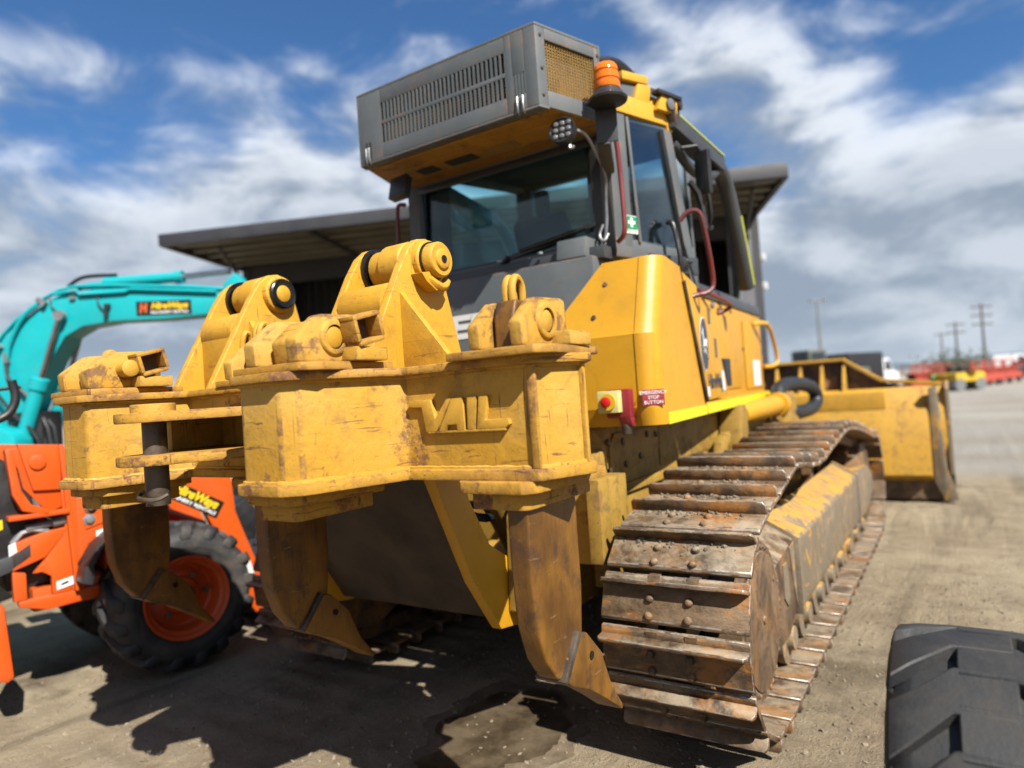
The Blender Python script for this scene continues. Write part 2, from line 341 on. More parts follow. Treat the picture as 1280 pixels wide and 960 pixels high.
class MB:
    def __init__(s): s.bm = bmesh.new()
    def face(s, vs):
        try: return s.bm.faces.new(vs)
        except ValueError: return None
    def prism(s, loop, vec):
        vec = Vector(vec)
        a = [s.bm.verts.new(Vector(p)) for p in loop]; b = [s.bm.verts.new(Vector(p) + vec) for p in loop]
        n = len(a)
        s.face(a[::-1]); s.face(b)
        for i in range(n): s.face([a[i], a[(i + 1) % n], b[(i + 1) % n], b[i]])
        return s
    def px(s, yz, x0, x1): return s.prism([(x0, y, z) for y, z in yz], (x1 - x0, 0, 0))
    def py(s, xz, y0, y1): return s.prism([(x, y0, z) for x, z in xz], (0, y1 - y0, 0))
    def pz(s, xy, z0, z1): return s.prism([(x, y, z0) for x, y in xy], (0, 0, z1 - z0))
    def box(s, x0, x1, y0, y1, z0, z1): return s.pz([(x0, y0), (x1, y0), (x1, y1), (x0, y1)], z0, z1)
    def obox(s, c, sz, m):
        vs = [s.bm.verts.new(Vector(c) + m @ Vector((sx * sz[0] / 2, sy * sz[1] / 2, sz_ * sz[2] / 2))) for sz_ in (-1, 1) for sy in (-1, 1) for sx in (-1, 1)]
        for f in ((0, 2, 3, 1), (4, 5, 7, 6), (0, 1, 5, 4), (2, 6, 7, 3), (0, 4, 6, 2), (1, 3, 7, 5)): s.face([vs[i] for i in f])
        return s
    def beam(s, p0, p1, w, h, up=(0, 0, 1)):
        p0, p1 = Vector(p0), Vector(p1); d = (p1 - p0); L = d.length; d.normalize()
        x = d.cross(Vector(up)).normalized(); z = x.cross(d)
        return s.obox((p0 + p1) / 2, (w, L, h), Matrix((x, d, z)).transposed())
    def lathe(s, p, axis, prof, n=20, caps=True):
        """prof: (t along axis, radius)"""
        p, ax = Vector(p), Vector(axis).normalized()
        u = ax.orthogonal().normalized(); w = ax.cross(u)
        rings = []
        for t, r in prof:
            if r < 1e-6: rings.append([s.bm.verts.new(p + ax * t)])
            else: rings.append([s.bm.verts.new(p + ax * t + (u * cos(2 * pi * k / n) + w * sin(2 * pi * k / n)) * r) for k in range(n)])
        for a, b in zip(rings, rings[1:]):
            if len(a) == 1 and len(b) == 1: continue
            for k in range(n):
                k2 = (k + 1) % n
                if len(a) == 1: s.face([a[0], b[k], b[k2]])
                elif len(b) == 1: s.face([a[k], b[0], a[k2]])
                else: s.face([a[k], b[k], b[k2], a[k2]])
        if len(rings[0]) > 1 and caps: s.face(rings[0])
        if len(rings[-1]) > 1 and caps: s.face(rings[-1][::-1])
        return s
    def cyl(s, p0, p1, r, n=16, r1=None):
        d = Vector(p1) - Vector(p0)
        return s.lathe(p0, d, [(0, r), (d.length, r if r1 is None else r1)], n)
    def tube(s, pts, r, n=8, smooth=0):
        pts = [Vector(p) for p in pts]
        for _ in range(smooth):
            q = [pts[0]]
            for a, b in zip(pts, pts[1:]): q += [a * 0.75 + b * 0.25, a * 0.25 + b * 0.75]
            pts = q + [pts[-1]]
        rings = []; ref = None
        for i, p in enumerate(pts):
            d = (pts[min(i + 1, len(pts) - 1)] - pts[max(i - 1, 0)]).normalized()
            if ref is None: ref = d.orthogonal().normalized()
            ref = (ref - d * ref.dot(d)).normalized(); w = d.cross(ref)
            rings.append([s.bm.verts.new(p + (ref * cos(2 * pi * k / n) + w * sin(2 * pi * k / n)) * r) for k in range(n)])
        for a, b in zip(rings, rings[1:]):
            for k in range(n): s.face([a[k], a[(k + 1) % n], b[(k + 1) % n], b[k]])
        s.face(rings[0][::-1]); s.face(rings[-1])
        return s
    def rock(s, c, r, sq=0.7):
        m = Matrix.Rotation(random.random() * 6, 3, 'Z') @ Matrix.Rotation(random.random(), 3, 'X')
        k = (r * random.uniform(.7, 1.3), r * random.uniform(.7, 1.3), r * sq * random.uniform(.7, 1.2)); c = Vector(c); vs = []
        for v in ICO_V:
            f = random.uniform(.72, 1.2)
            vs.append(s.bm.verts.new(c + m @ Vector((v[0] * k[0] * f, v[1] * k[1] * f, v[2] * k[2] * f))))
        for f in ICO_F: s.bm.faces.new([vs[i] for i in f])
        return s
    def mesh(s, name, mat, bev=0.0, seg=2, smooth=True, ang=45, sub=None):
        bm = s.bm
        bmesh.ops.recalc_face_normals(bm, faces=bm.faces)
        if bev:
            ed = [e for e in bm.edges if e.is_manifold and len(e.link_faces) == 2 and e.calc_face_angle(0) > radians(25)]
            bmesh.ops.bevel(bm, geom=ed, offset=bev, segments=seg, affect='EDGES', clamp_overlap=True, profile=0.6,
                             material=1 if mat and mat.name in EDGES else -1)
        me = bpy.data.meshes.new(name); bm.to_mesh(me); bm.free()
        if mat:
            me.materials.append(mat)
            if bev and mat.name in EDGES: me.materials.append(EDGES[mat.name])
        if smooth:
            me.polygons.foreach_set('use_smooth', [True] * len(me.polygons))
            me.set_sharp_from_angle(angle=radians(ang))
        return me
    def build(s, name, mat, parent=None, bev=0.0, kind=None, label=None, **kw):
        me = s.mesh(name, mat, bev, **kw)
        co = [v.co for v in me.vertices]
        c = Vector([(min(p[i] for p in co) + max(p[i] for p in co)) / 2 for i in range(3)])
        me.transform(Matrix.Translation(-c))
        o = bpy.data.objects.new(name, me); COL.objects.link(o)
        place(o, c, parent)
        if kind: o['kind'] = kind
        if label: o['label'] = label
        return o

def place(o, c, parent):
    ORIGIN[o.name] = Vector(c)
    if parent is not None:
        o.parent = parent; o.location = Vector(c) - ORIGIN[parent.name]
    else: o.location = c

def thing(name, label, cat, loc=(0, 0, 0), rz=0.0, group=None, local=False):
    """an Empty at the thing's base; its parts are written in world coordinates, or in its own when local"""
    o = bpy.data.objects.new(name, None); COL.objects.link(o); o.empty_display_size = 0.3
    o.location = loc; o.rotation_euler = (0, 0, rz)
    ORIGIN[o.name] = Vector((0, 0, 0)) if local else Vector(loc)
    tag(o, label, cat, group)
    return o

def tag(o, label, cat, group=None, kind=None):
    if label: o['label'] = label
    if cat: o['category'] = cat
    if group: o['group'] = group
    if kind: o['kind'] = kind
    return o

def inst(name, me, parent, m):
    """another piece sharing a mesh; m is its matrix in the coordinates of the thing"""
    o = bpy.data.objects.new(name, me); COL.objects.link(o)
    ORIGIN[o.name] = m.to_translation()
    o.parent = parent
    o.matrix_basis = Matrix.Translation(-ORIGIN[parent.name]) @ m
    return o

def copy_tree(o, parent=None):
    c = o.copy(); COL.objects.link(c)
    if parent: c.parent = parent
    for ch in list(o.children): copy_tree(ch, c)
    return c

def text(name, body, mat, parent, pos, xdir, ydir, size, extrude=0.0008, shear=0.0, bold=0.0, align='CENTER', width=None):
    cu = bpy.data.curves.new(name, 'FONT'); cu.body = body; cu.size = size; cu.shear = shear
    cu.extrude = extrude; cu.offset = bold; cu.align_x = align; cu.align_y = 'CENTER'; cu.resolution_u = 3
    tmp = bpy.data.objects.new(name, cu); me = bpy.data.meshes.new_from_object(tmp); me.name = name
    bpy.data.objects.remove(tmp); bpy.data.curves.remove(cu)
    me.materials.clear(); me.materials.append(mat)
    if width:
        w = max(v.co.x for v in me.vertices) - min(v.co.x for v in me.vertices)
        me.transform(Matrix.Diagonal((width / w, 1, 1, 1)))
    o = bpy.data.objects.new(name, me); COL.objects.link(o)
    x = Vector(xdir).normalized(); y = Vector(ydir).normalized(); z = x.cross(y).normalized(); y = z.cross(x)
    ORIGIN[o.name] = Vector(pos); o.parent = parent
    m = Matrix((x, y, z)).transposed().to_4x4(); m.translation = Vector(pos) - ORIGIN[parent.name]
    o.matrix_basis = m
    return o

def frame_mat(p, x, y):
    x = Vector(x).normalized(); y = Vector(y).normalized(); z = x.cross(y).normalized()
    m = Matrix((x, y, z)).transposed().to_4x4(); m.translation = Vector(p); return m

# ------------------------------------------------------------------ ground
def gh(x, y):
    d = math.hypot(x - 1, y - 1)
    f = max(0.0, 1 - d / 14.0)
    return -0.012 + f * (0.018 * noise.noise(Vector((x * 1.1, y * 1.1, 0))) + 0.007 * noise.noise(Vector((x * 4.3, y * 4.3, 5))) + 0.004 * noise.noise(Vector((x * 11, y * 11, 9))))

def axis_pts(lo, hi, c, d0, grow):
    out = [c]; d = d0; v = c
    while v < hi: v += d; d *= grow; out.append(min(v, hi))
    d = d0; v = c; neg = []
    while v > lo: v -= d; d *= grow; neg.append(max(v, lo))
    return neg[::-1] + out

xs = axis_pts(-2500, 2500, 0.3, 0.030, 1.024); ys = axis_pts(-2500, 4000, 2.6, 0.030, 1.024)
verts = [(x, y, gh(x, y)) for y in ys for x in xs]
nx = len(xs)
faces = [(j * nx + i, j * nx + i + 1, (j + 1) * nx + i + 1, (j + 1) * nx + i) for j in range(len(ys) - 1) for i in range(nx - 1)]
me = bpy.data.meshes.new('ground'); me.from_pydata(verts, [], faces)
me.polygons.foreach_set('use_smooth', [True] * len(me.polygons))
m, t, b, v = new_mat('yard_dirt')
geo = t.n('ShaderNodeNewGeometry'); P = geo.outputs['Position']
sx = t.n('ShaderNodeSeparateXYZ'); t.link(P, sx.inputs[0])
a1 = t.noise(P, 0.55, 8, 0.62, 0.4); a2 = t.noise(P, 3.2, 10, 0.7, 0.3); a3 = t.noise(P, 26.0, 8, 0.75); a4 = t.noise(P, 110.0, 4, 0.7)
c = t.mix(t.ramp(a1, 0.35, 0.66), (0.40, 0.315, 0.205), (0.54, 0.445, 0.305))
c = t.mix(t.ramp(a2, 0.40, 0.72, 0, 0.75), c, (0.245, 0.186, 0.118))
c = t.mix(t.ramp(a3, 0.50, 0.80, 0, 0.75), c, (0.46, 0.39, 0.285))
c = t.mix(t.ramp(a4, 0.56, 0.70, 0, 0.5), c, (0.105, 0.085, 0.06))
wet = t.noise(P, 0.9, 5, 0.6, 0.5)
c = t.mix(t.ramp(wet, 0.56, 0.68, 0, 0.65), c, (0.105, 0.076, 0.045))
rut = t.noise(t.scale(P, (3.4, 0.30, 0)), 1.0, 7, 0.65, 0.6)
c = t.mix(t.ramp(rut, 0.52, 0.68, 0, 0.5), c, (0.150, 0.118, 0.080))
lug = t.n('ShaderNodeTexWave', wave_type='BANDS', bands_direction='Y', ins={'Scale': 1.6, 'Distortion': 3.0, 'Detail': 3.0, 'Detail Scale': 2.0}); t.link(P, lug.inputs['Vector'])
lm = t.math('MULTIPLY', lug.outputs['Fac'], t.ramp(t.noise(t.scale(P, (0.9, 0.12, 0)), 1.0, 3), 0.5, 0.62))
c = t.mix(t.math('MULTIPLY', lm, 0.28), c, (0.40, 0.345, 0.26))
vo = t.n('ShaderNodeTexVoronoi', ins={'Scale': 38.0}); t.link(P, vo.inputs['Vector'])
c = t.mix(t.ramp(vo.outputs['Distance'], 0.10, 0.28, 0.45, 0.0), c, (0.40, 0.36, 0.29))
far = t.math('ADD', sx.outputs[1], t.math('MULTIPLY', t.noise(P, 0.35, 5, 0.6), 3.0))
gc = t.mix(t.ramp(t.noise(P, 0.12, 7, 0.6), 0.35, 0.7), (0.35, 0.325, 0.285), (0.46, 0.435, 0.395))
gc = t.mix(t.ramp(t.noise(t.scale(P, (0.05, 0.3, 0)), 1.0, 6, 0.6), 0.42, 0.7, 0, 0.6), gc, (0.30, 0.245, 0.17))
c = t.mix(t.ramp(far, 11.2, 13.0), c, gc)
t.link(c, b.inputs['Base Color']); b.inputs['Roughness'].default_value = 0.95; b.inputs['Specular IOR Level'].default_value = 0.2
hh = t.math('ADD', t.math('ADD', t.math('MULTIPLY', a3, 0.8), t.math('MULTIPLY', a2, 1.4)), t.math('MULTIPLY', a4, 0.35))
hh = t.math('ADD', hh, t.math('ADD', t.math('MULTIPLY', rut, -1.2), t.math('MULTIPLY', lm, 0.8)))
bump(t, b, hh, 1.0, 0.040)
me.materials.append(m)
o = bpy.data.objects.new('ground', me); COL.objects.link(o); o['kind'] = 'structure'

# loose stones and grit
def stones(name, n, x0, x1, y0, y1, rmin, rmax, mat):
    bs = MB()
    for _ in range(n):
        x, y = random.uniform(x0, x1), random.uniform(y0, y1)
        r = rmin + (rmax - rmin) * random.random() ** 4
        bs.rock((x, y, gh(x, y) + r * 0.15), r, 0.6)
    ob = bs.build(name, mat, kind='stuff', smooth=False)
    return ob
M['stone'] = plain('grit_stone', (0.24, 0.195, 0.14), 0.9, var=0.35, scale=3)
stones('loose_grit', 13000, -3.2, 3.2, 1.3, 5.5, 0.0018, 0.013, M['stone'])

# oil and water stain by the rear of the track
m, t, b, v = new_mat('oily_wet_dirt')
geo = t.n('ShaderNodeNewGeometry'); P = geo.outputs['Position']
a = t.noise(P, 6.0, 8, 0.65); f = t.noise(P, 60, 6, 0.7)
c = t.mix(t.ramp(a, 0.35, 0.65), (0.055, 0.040, 0.024), (0.125, 0.092, 0.056))
c = t.mix(t.ramp(f, 0.62, 0.72, 0, 0.6), c, (0.16, 0.13, 0.09))
t.link(c, b.inputs['Base Color']); t.link(t.ramp(a, 0.3, 0.7, 0.30, 0.6), b.inputs['Roughness'])
bump(t, b, f, 0.3, 0.006); M['oil'] = m
def stain(name, outline, mat, lift, label):
    bs = MB(); pts = [Vector((x, y, 0)) for x, y in outline]
    for _ in range(4):
        q = []
        for p0, p1 in zip(pts, pts[1:] + pts[:1]): q += [p0 * .75 + p1 * .25, p0 * .25 + p1 * .75]
        pts = q
    pts = [p + Vector((noise.noise(p * 7) * .06 + noise.noise(p * 24) * .025, noise.noise(p * 7 + Vector((4, 4, 4))) * .06 + noise.noise(p * 24 + Vector((4, 4, 4))) * .025, 0)) for p in pts]
    c0 = sum(pts, Vector()) / len(pts); rings = []
    for k in range(1, 13):
        rings.append([bs.bm.verts.new((lambda q: (q.x, q.y, gh(q.x, q.y) + lift))(c0.lerp(p, k / 12))) for p in pts])
    cv = bs.bm.verts.new((c0.x, c0.y, gh(c0.x, c0.y) + lift)); n = len(pts)
    for i in range(n): bs.face([cv, rings[0][i], rings[0][(i + 1) % n]])
    for r0, r1 in zip(rings, rings[1:]):
        for i in range(n): bs.face([r0[i], r1[i], r1[(i + 1) % n], r0[(i + 1) % n]])
    ob = bs.build(name, mat, kind='stuff'); ob['label'] = label
    return ob
m, t, b, v = new_mat('damp_dirt')
geo = t.n('ShaderNodeNewGeometry'); P = geo.outputs['Position']
t.link(t.mix(t.ramp(t.noise(P, 9.0, 9, 0.7), 0.35, 0.65), (0.115, 0.083, 0.050), (0.21, 0.160, 0.102)), b.inputs['Base Color']); b.inputs['Roughness'].default_value = 0.8
bump(t, b, t.noise(P, 60, 6, 0.7), 0.5, 0.008); M['damp'] = m
stain('damp_patch', [(-0.10, 2.66), (-.15, 2.38), (0.02, 2.16), (0.00, 1.93), (0.24, 1.90), (0.48, 2.06), (0.60, 2.33), (0.60, 2.58), (0.47, 2.78), (0.25, 2.92), (-0.06, 2.90)], M['damp'], 0.002, 'damp brown halo round the oil stain on the dirt')
stain('oil_stain', [(-0.02, 2.62), (-.06, 2.38), (0.08, 2.22), (0.04, 2.02), (0.22, 2.00), (0.40, 2.14), (0.50, 2.33), (0.52, 2.55), (0.42, 2.70), (0.25, 2.85), (0.0, 2.82)], M['oil'], 0.004, 'dark wet oil stain on the dirt behind the right track')

# ------------------------------------------------------------------ bulldozer
dz = thing('bulldozer', 'yellow crawler bulldozer with three-shank rear ripper, grey cab and wide front blade', 'bulldozer', (0, 4.6, 0))

# --- tracks
SW = 0.28
def shoe_mesh():
    s = MB()
    s.px([(-.083, -.006), (-.083, .010), (-.072, .016), (.060, .016), (.080, .013), (.094, .006), (.094, -.008), (.060, -.004)], -SW, SW)
    s.py([(-SW, .012), (-SW, .052), (-SW + .012, .067), (SW - .012, .067), (SW, .052), (SW, .012)], .050, .066)
    me = s.mesh('track_shoe', M['steel'], 0.003, seg=1, ang=50)
    bm = bmesh.new(); bm.from_mesh(me); q = MB(); q.bm.free(); q.bm = bm
    for bx in (-.085, .065):
        for by in (-.058, .006):
            q.lathe((bx, by, .014), (0, 0, 1), [(0, .016), (.010, .016), (.016, .010), (.018, 0)], 8)
    for bx in (-.075, .075): q.box(bx - .022, bx + .022, .070, .092, .008, .0155)
    bm.to_mesh(me); bm.free()
    me.polygons.foreach_set('use_smooth', [True] * len(me.polygons)); me.set_sharp_from_angle(angle=radians(45))
    return me
SHOE = shoe_mesh()

def track_path():
    """outer side of the chain in (y, z), forward along the top run"""
    pts = []
    R, cy, cz = 0.425, 2.79, 0.50
    for k in range(0, 33): a = -pi / 2 - k / 32 * pi; pts.append((cy + R * cos(a), cz + R * sin(a)))
    for y, z in ((2.99, .958), (3.18, .998), (3.34, 1.032), (3.44, 1.036), (3.62, 1.008), (3.85, .975), (4.10, .972), (4.4, 1.010), (4.72, 1.035), (5.0, 1.062), (5.2, 1.066), (5.6, 1.035), (6.2, .955)): pts.append((y, z))
    R, cy, cz = 0.40, 6.84, 0.48
    for k in range(0, 33): a = pi / 2 + .25 - k / 32 * (pi + .25); pts.append((cy + R * cos(a), cz + R * sin(a)))
    pts.append((6.4, .072)); pts.append((3.2, .072))
    return pts
PATH = track_path()
def walk(path, n):
    P = path + [path[0]]; L = [0]
    for a, b in zip(P, P[1:]): L.append(L[-1] + math.dist(a, b))
    tot = L[-1]; out = []
    def at(s):
        s %= tot
        for i in range(len(P) - 1):
            if L[i] <= s <= L[i + 1]:
                f = (s - L[i]) / (L[i + 1] - L[i] or 1)
                return Vector((0, P[i][0] + (P[i + 1][0] - P[i][0]) * f, P[i][1] + (P[i + 1][1] - P[i][1]) * f))
    st = tot / n
    for k in range(n):
        p0, p1 = at((k - .5) * st + .03), at((k + .5) * st + .03)
        out.append(((p0 + p1) / 2, (p1 - p0).normalized()))
    return out, tot
_, TOT = walk(PATH, 10)
NSH = round(TOT / 0.200)

def make_track(sx):
    """sx = +1 the right-hand track, -1 the left-hand one"""
    xc = 1.08 * sx
    ch = MB(); frames, _ = walk(PATH, NSH)
    for p, d in frames:
        nrm = Vector((0, -d.z, d.y))
        for ox in (-.10, .055):
            ch.obox(p + Vector((xc + ox + .02, 0, 0)) - nrm * .047, (.045, .197, .070), Matrix((Vector((1, 0, 0)), d, nrm)).transposed())
    tr = ch.build('track', M['rusty'], dz)
    for p, d in frames:
        nrm = Vector((0, -d.z, d.y))
        m = Matrix((Vector((1, 0, 0)), d, nrm)).transposed().to_4x4(); m.translation = p + Vector((xc, 0, 0))
        inst('track_shoe', SHOE, tr, m)
    rails = MB()
    rails.px([(3.2, .20), (3.2, .52), (6.5, .52), (6.5, .20)], xc - .15, xc + .15)
    rails.build('track_frame', M['rusty'], dz, 0.01)
    x1 = xc + .22 * sx; x2 = xc + .16 * sx
    spk = MB(); spk.cyl((xc - .2 * sx, 2.79, .495), (x1 - .004 * sx, 2.79, .495), .30, 28)
    for k in range(44):
        a = 2 * pi * k / 44
        spk.rock((x1 - .012 * sx, 2.79 + .283 * cos(a), .495 + .283 * sin(a)), .018, 1.0)
    sp_ = spk.build('sprocket', M['rusty'], dz)
    dd = MB(); dd.cyl((x1 - .03 * sx, 2.79, .495), (x1 + .004 * sx, 2.79, .495), .268, 40)
    dd.lathe((x1 + .002 * sx, 2.79, .495), (sx, 0, 0), [(0, .018), (.008, .016), (.010, 0)], 8)
    dd.lathe((x1 + .002 * sx, 2.98, .61), (sx, 0, 0), [(0, .014), (.007, .012), (.008, 0)], 8)
    dd.build('sprocket_cover', M['disc'], sp_, 0.003)
    # outer guard over the rollers
    gd = MB()
    gd.py([(xc + .05 * sx, .770), (xc + .225 * sx, .665), (xc + .225 * sx, .345), (xc + .20 * sx, .285), (xc + .03 * sx, .285)], 3.56, 5.78)
    go = gd.build('roller_guard', M['guard'], dz, 0.028, seg=3)
    st = MB()
    st.py([(xc + .045 * sx, .778), (xc + .233 * sx, .672), (xc + .233 * sx, .30), (xc + .19 * sx, .30), (xc + .03 * sx, .60)], 3.50, 3.556)
    st.build('guard_rib', M['guard'], go, 0.004); st = MB()
    st.py([(xc + .045 * sx, .778), (xc + .233 * sx, .672), (xc + .233 * sx, .30), (xc + .19 * sx, .30), (xc + .03 * sx, .60)], 5.784, 5.83)
    st.build('guard_rib', M['guard'], go, 0.004)
    eg = MB(); eg.px([(3.02, .610), (3.495, .660), (3.495, .33), (3.30, .26), (3.06, .27)], xc + .12 * sx, xc + .205 * sx)
    eg.prism([(xc + .03 * sx, 3.08, .70), (xc + .205 * sx, 3.04, .615), (xc + .205 * sx, 3.495, .668), (xc + .04 * sx, 3.495, .765)], (0, 0, -.03))
    e = eg.build('sprocket_guard', M['disc'], dz, 0.006)
    sl = MB(); sl.px([(3.24, .60), (3.31, .60), (3.34, .44), (3.29, .40), (3.23, .45)], xc + .204 * sx, xc + .212 * sx)
    sl.px([(3.40, .645), (3.49, .655), (3.49, .34), (3.44, .46)], xc + .204 * sx, xc + .210 * sx)
    sl.build('wear_strip', M['guard'], e, 0.002)
    fg = MB(); fg.px([(5.84, .70), (6.5, .66), (6.86, .56), (6.86, .40), (6.4, .30), (5.84, .30)], xc + .13 * sx, xc + .215 * sx)
    fg.build('idler_guard', M['guard'], dz, 0.01)
    idl = MB(); idl.lathe((xc - .17, 6.84, .48), (1, 0, 0), [(0, .30), (.02, .345), (.10, .345), (.11, .375), (.23, .375), (.24, .345), (.32, .345), (.34, .30)], 28)
    idl.build('idler_wheel', M['rusty'], dz)
    for k in range(8):
        y = 3.45 + k * .40
        r = MB(); r.lathe((xc - .17, y, .20), (1, 0, 0), [(0, .10), (.01, .125), (.05, .125), (.06, .10), (.28, .10), (.29, .125), (.33, .125), (.335, .06), (.365, .055), (.37, 0)], 16)
        r.build('track_roller', M['guard'], dz)
    cr = MB(); cr.cyl((xc - .1, 5.1, .93), (xc + .1, 5.1, .93), .075, 16); cr.box(xc - .03, xc + .03, 5.06, 5.14, .5, .93)
    cr.build('carrier_roller', M['rusty'], dz)
    # caked mud lodged against the grousers of the top run
    md = MB()
    for p, d in frames:
        nrm = Vector((0, -d.z, d.y))
        if nrm.z < .55: continue
        for _ in range(70 if p.y < 5.2 else 20):
            x = xc + max(-.26, min(.26, random.choice((-.14, -.02, .08)) + random.gauss(0.0, .07)))
            s_ = .047 - abs(random.gauss(0, .022))
            md.rock(p + Vector((x, 0, 0)) + d * s_ + nrm * .017, random.choice((.003, .004, .005, .007, .011)), .7)
    md.build('caked_mud', M['mud'], tr, kind='stuff', smooth=False)
make_track(1); make_track(-1)

# --- chassis under the body
ch = MB()
ch.pz([(-.64, 2.80), (.64, 2.80), (.64, 6.6), (-.64, 6.6)], .55, 1.30)
c_ = ch.build('main_frame', M['frame_yellow'], dz, 0.012)
cp = MB()
cp.px([(2.86, 1.06), (2.86, 1.19), (2.92, 1.245), (3.46, 1.245), (3.46, 1.12), (2.98, 1.04)], .638, .652)
cp.build('access_plate', M['frame_yellow'], c_, 0.003)
cp = MB(); cp.box(.640, .660, 2.82, 6.2, .955, 1.00); cp.build('frame_rail', M['frame_yellow'], c_, 0.003); cp = MB(); cp.box(.636, .648, 3.48, 6.1, 1.03, 1.24)
cp.build('frame_rail', M['frame_yellow'], c_, 0.003)
for y, z in ((2.84, 1.21), (2.84, 1.08), (3.02, 1.09), (3.20, 1.11), (3.30, 1.21), (3.42, 1.20), (3.0, 1.20)):
    bo = MB(); bo.lathe((.65, y, z), (1, 0, 0), [(0, .017), (.010, .017), (.012, .012), (.014, 0)], 6); bo.build('bolt', M['pin'], c_)
# rear mounting bracket for the ripper, one each side
for sx in (1, -1):
    q = MB()
    q.px([(2.18, .62), (2.20, .98), (2.30, 1.14), (2.84, 1.16), (2.84, .52), (2.45, .50)], .50 * sx, .56 * sx)
    q.box(min(.555 * sx, .74 * sx), max(.555 * sx, .74 * sx), 2.56, 2.82, .72, 1.075)
    q.box(min(.70 * sx, .76 * sx), max(.70 * sx, .76 * sx), 2.50, 2.60, .74, 1.085)
    q.px([(2.58, 1.07), (2.64, 1.16), (2.80, 1.18), (2.80, 1.07)], .62 * sx, .66 * sx)
    q.build('ripper_bracket', M['frame_yellow'], dz, 0.006)
# front yoke and blade lift cylinder seen past the fender
yk = MB(); yk.px([(4.50, 1.00), (4.56, 1.29), (4.70, 1.29), (4.74, 1.02)], .66, .80)
yk.build('frame_bracket', M['frame_yellow'], dz, 0.008)
yk = MB(); yk.px([(4.20, .93), (4.26, 1.08), (4.42, 1.13), (4.46, 1.08), (4.36, 1.04), (4.30, .93)], .70, .76); yk.build('frame_bracket', M['frame_yellow'], dz, 0.008)
lc = MB(); lc.cyl((.70, 4.85, 1.215), (.74, 5.9, 1.235), .078, 18); lc.cyl((.74, 5.85, 1.235), (.742, 5.97, 1.235), .098, 18)
lc.build('lift_cylinder', M['body'], dz, 0.006)
lc = MB(); lc.px([(5.75, 1.06), (5.95, 1.12), (6.05, 1.33), (6.2, 1.33), (6.35, 1.05)], .76, .82); lc.px([(5.3, 1.03), (5.5, 1.08), (6.3, 1.08), (6.3, 1.03)], .70, .92); lc.build('yoke', M['frame_yellow'], dz, .008)
ho = MB(); ho.tube([(.72, 6.0, 1.28), (.72, 6.1, 1.37), (.76, 6.4, 1.40), (.84, 6.9, 1.36), (.87, 7.0, 1.25), (.85, 6.9, 1.15), (.80, 6.5, 1.13), (.76, 6.2, 1.15)], .062, 12, 2)
ho.build('hydraulic_hose', M['hose'], dz)
pu = MB()
for sx in (1, -1): pu.beam((.70 * sx, 5.0, .55), (.72 * sx, 8.75, .42), .16, .26)
pu.build('push_frame', M['frame_yellow'], dz, 0.01)

# --- rear tank with slanted shoulders, wrapping round to the right
def tank(sx):
    a = MB(); bm = a.bm
    # outline at several heights: inner edge, rear, rounded corner, side
    rows = []
    for z, xin, yr in ((1.285, .50, 2.775), (1.365, .50, 2.750), (1.685, .50, 2.750), (1.697, .50, 2.756), (1.80, .48, 2.790), (2.035, .675, 2.868)):
        ye = 3.67 - (z - 1.285) / .75 * .39
        loop = [(xin, 3.02), (xin, yr)]
        cx, cy, r = .868, yr + .078, .078
        loop += [(cx - .012, yr), (cx - .010, yr - .004), (cx, yr - .004)] + [(cx + r * sin(a_), cy - (r + .004) * cos(a_)) for a_ in [radians(x) for x in (9, 18, 27, 36, 45, 54, 63, 72, 81, 90)]]
        loop += [(.945 - .1045 * (ye - 2.83), ye), (.60, ye)]
        rows.append([bm.verts.new((x * sx, y, z)) for x, y in loop])
    for r0, r1 in zip(rows, rows[1:]):
        n = len(r0)
        for i in range(n): a.face([r0[i], r0[(i + 1) % n], r1[(i + 1) % n], r1[i]])
    a.face(rows[0]); a.face(rows[-1])
    return a.build('fuel_tank' if sx > 0 else 'battery_box', M['body'], dz, 0.0, ang=13)
tk = tank(1); tank(-1)
for z, x, py_ in ((1.93, .70, 2.833), (1.78, .655, 2.783)):
    q = MB(); q.lathe((x, py_, z), (0, -1, .33), [(-.004, .012), (.004, .012), (.006, .006), (.002, 0)], 10); q.build('plug', M['rusty'], tk)
# fender step running forward with the reflective strip
def side_x(y): return .945 - .1045 * (y - 2.83)
for sx in (1, -1):
    fd = MB(); fd.pz([(.60 * sx, 3.66), (side_x(3.67) * sx, 3.675), (side_x(6.4) * sx, 6.4), (.45 * sx, 6.4)], 1.285, 1.345)
    f_ = fd.build('fender_step', M['body'], dz, 0.006)
    for y0, y1 in ((2.86, 3.655), (3.685, 6.39)):
        q = MB(); q.pz([((side_x(y0) + .001) * sx, y0), ((side_x(y1) + .001) * sx, y1), ((side_x(y1) + .006) * sx, y1), ((side_x(y0) + .006) * sx, y0)], 1.283, 1.333 if y0 < 3 else 1.338)
        q.build('reflective_strip', M['fluoro'], f_)
# hinged side door with badge
dr = MB()
dr.prism([(side_x(3.68) + .004, 3.68, 1.352), (side_x(4.36) + .004, 4.36, 1.368), (side_x(3.98) + .004, 3.98, 1.87), (side_x(3.66) + .004, 3.66, 1.975), (side_x(3.31) + .004, 3.31, 2.015)], (-.05, 0, 0))
door = dr.build('side_door', M['body'], dz, 0.006)
dl = MB(); dl.prism([(side_x(3.7) - .06, 3.70, 1.345), (side_x(4.3) - .06, 4.3, 1.345), (side_x(3.96) - .06, 3.96, 1.86), (side_x(3.66) - .06, 3.66, 1.96), (side_x(3.33) - .06, 3.33, 2.0)], (-.25, 0, 0))
dl.build('door_backing', M['body'], dz)
q = MB(); q.cyl((side_x(3.67) + .006, 3.672, 1.36), (side_x(3.31) + .006, 3.312, 1.965), .012, 8); q.build('hinge', M['pin'], door)
DX = Vector((-.1045, 1, 0)).normalized()
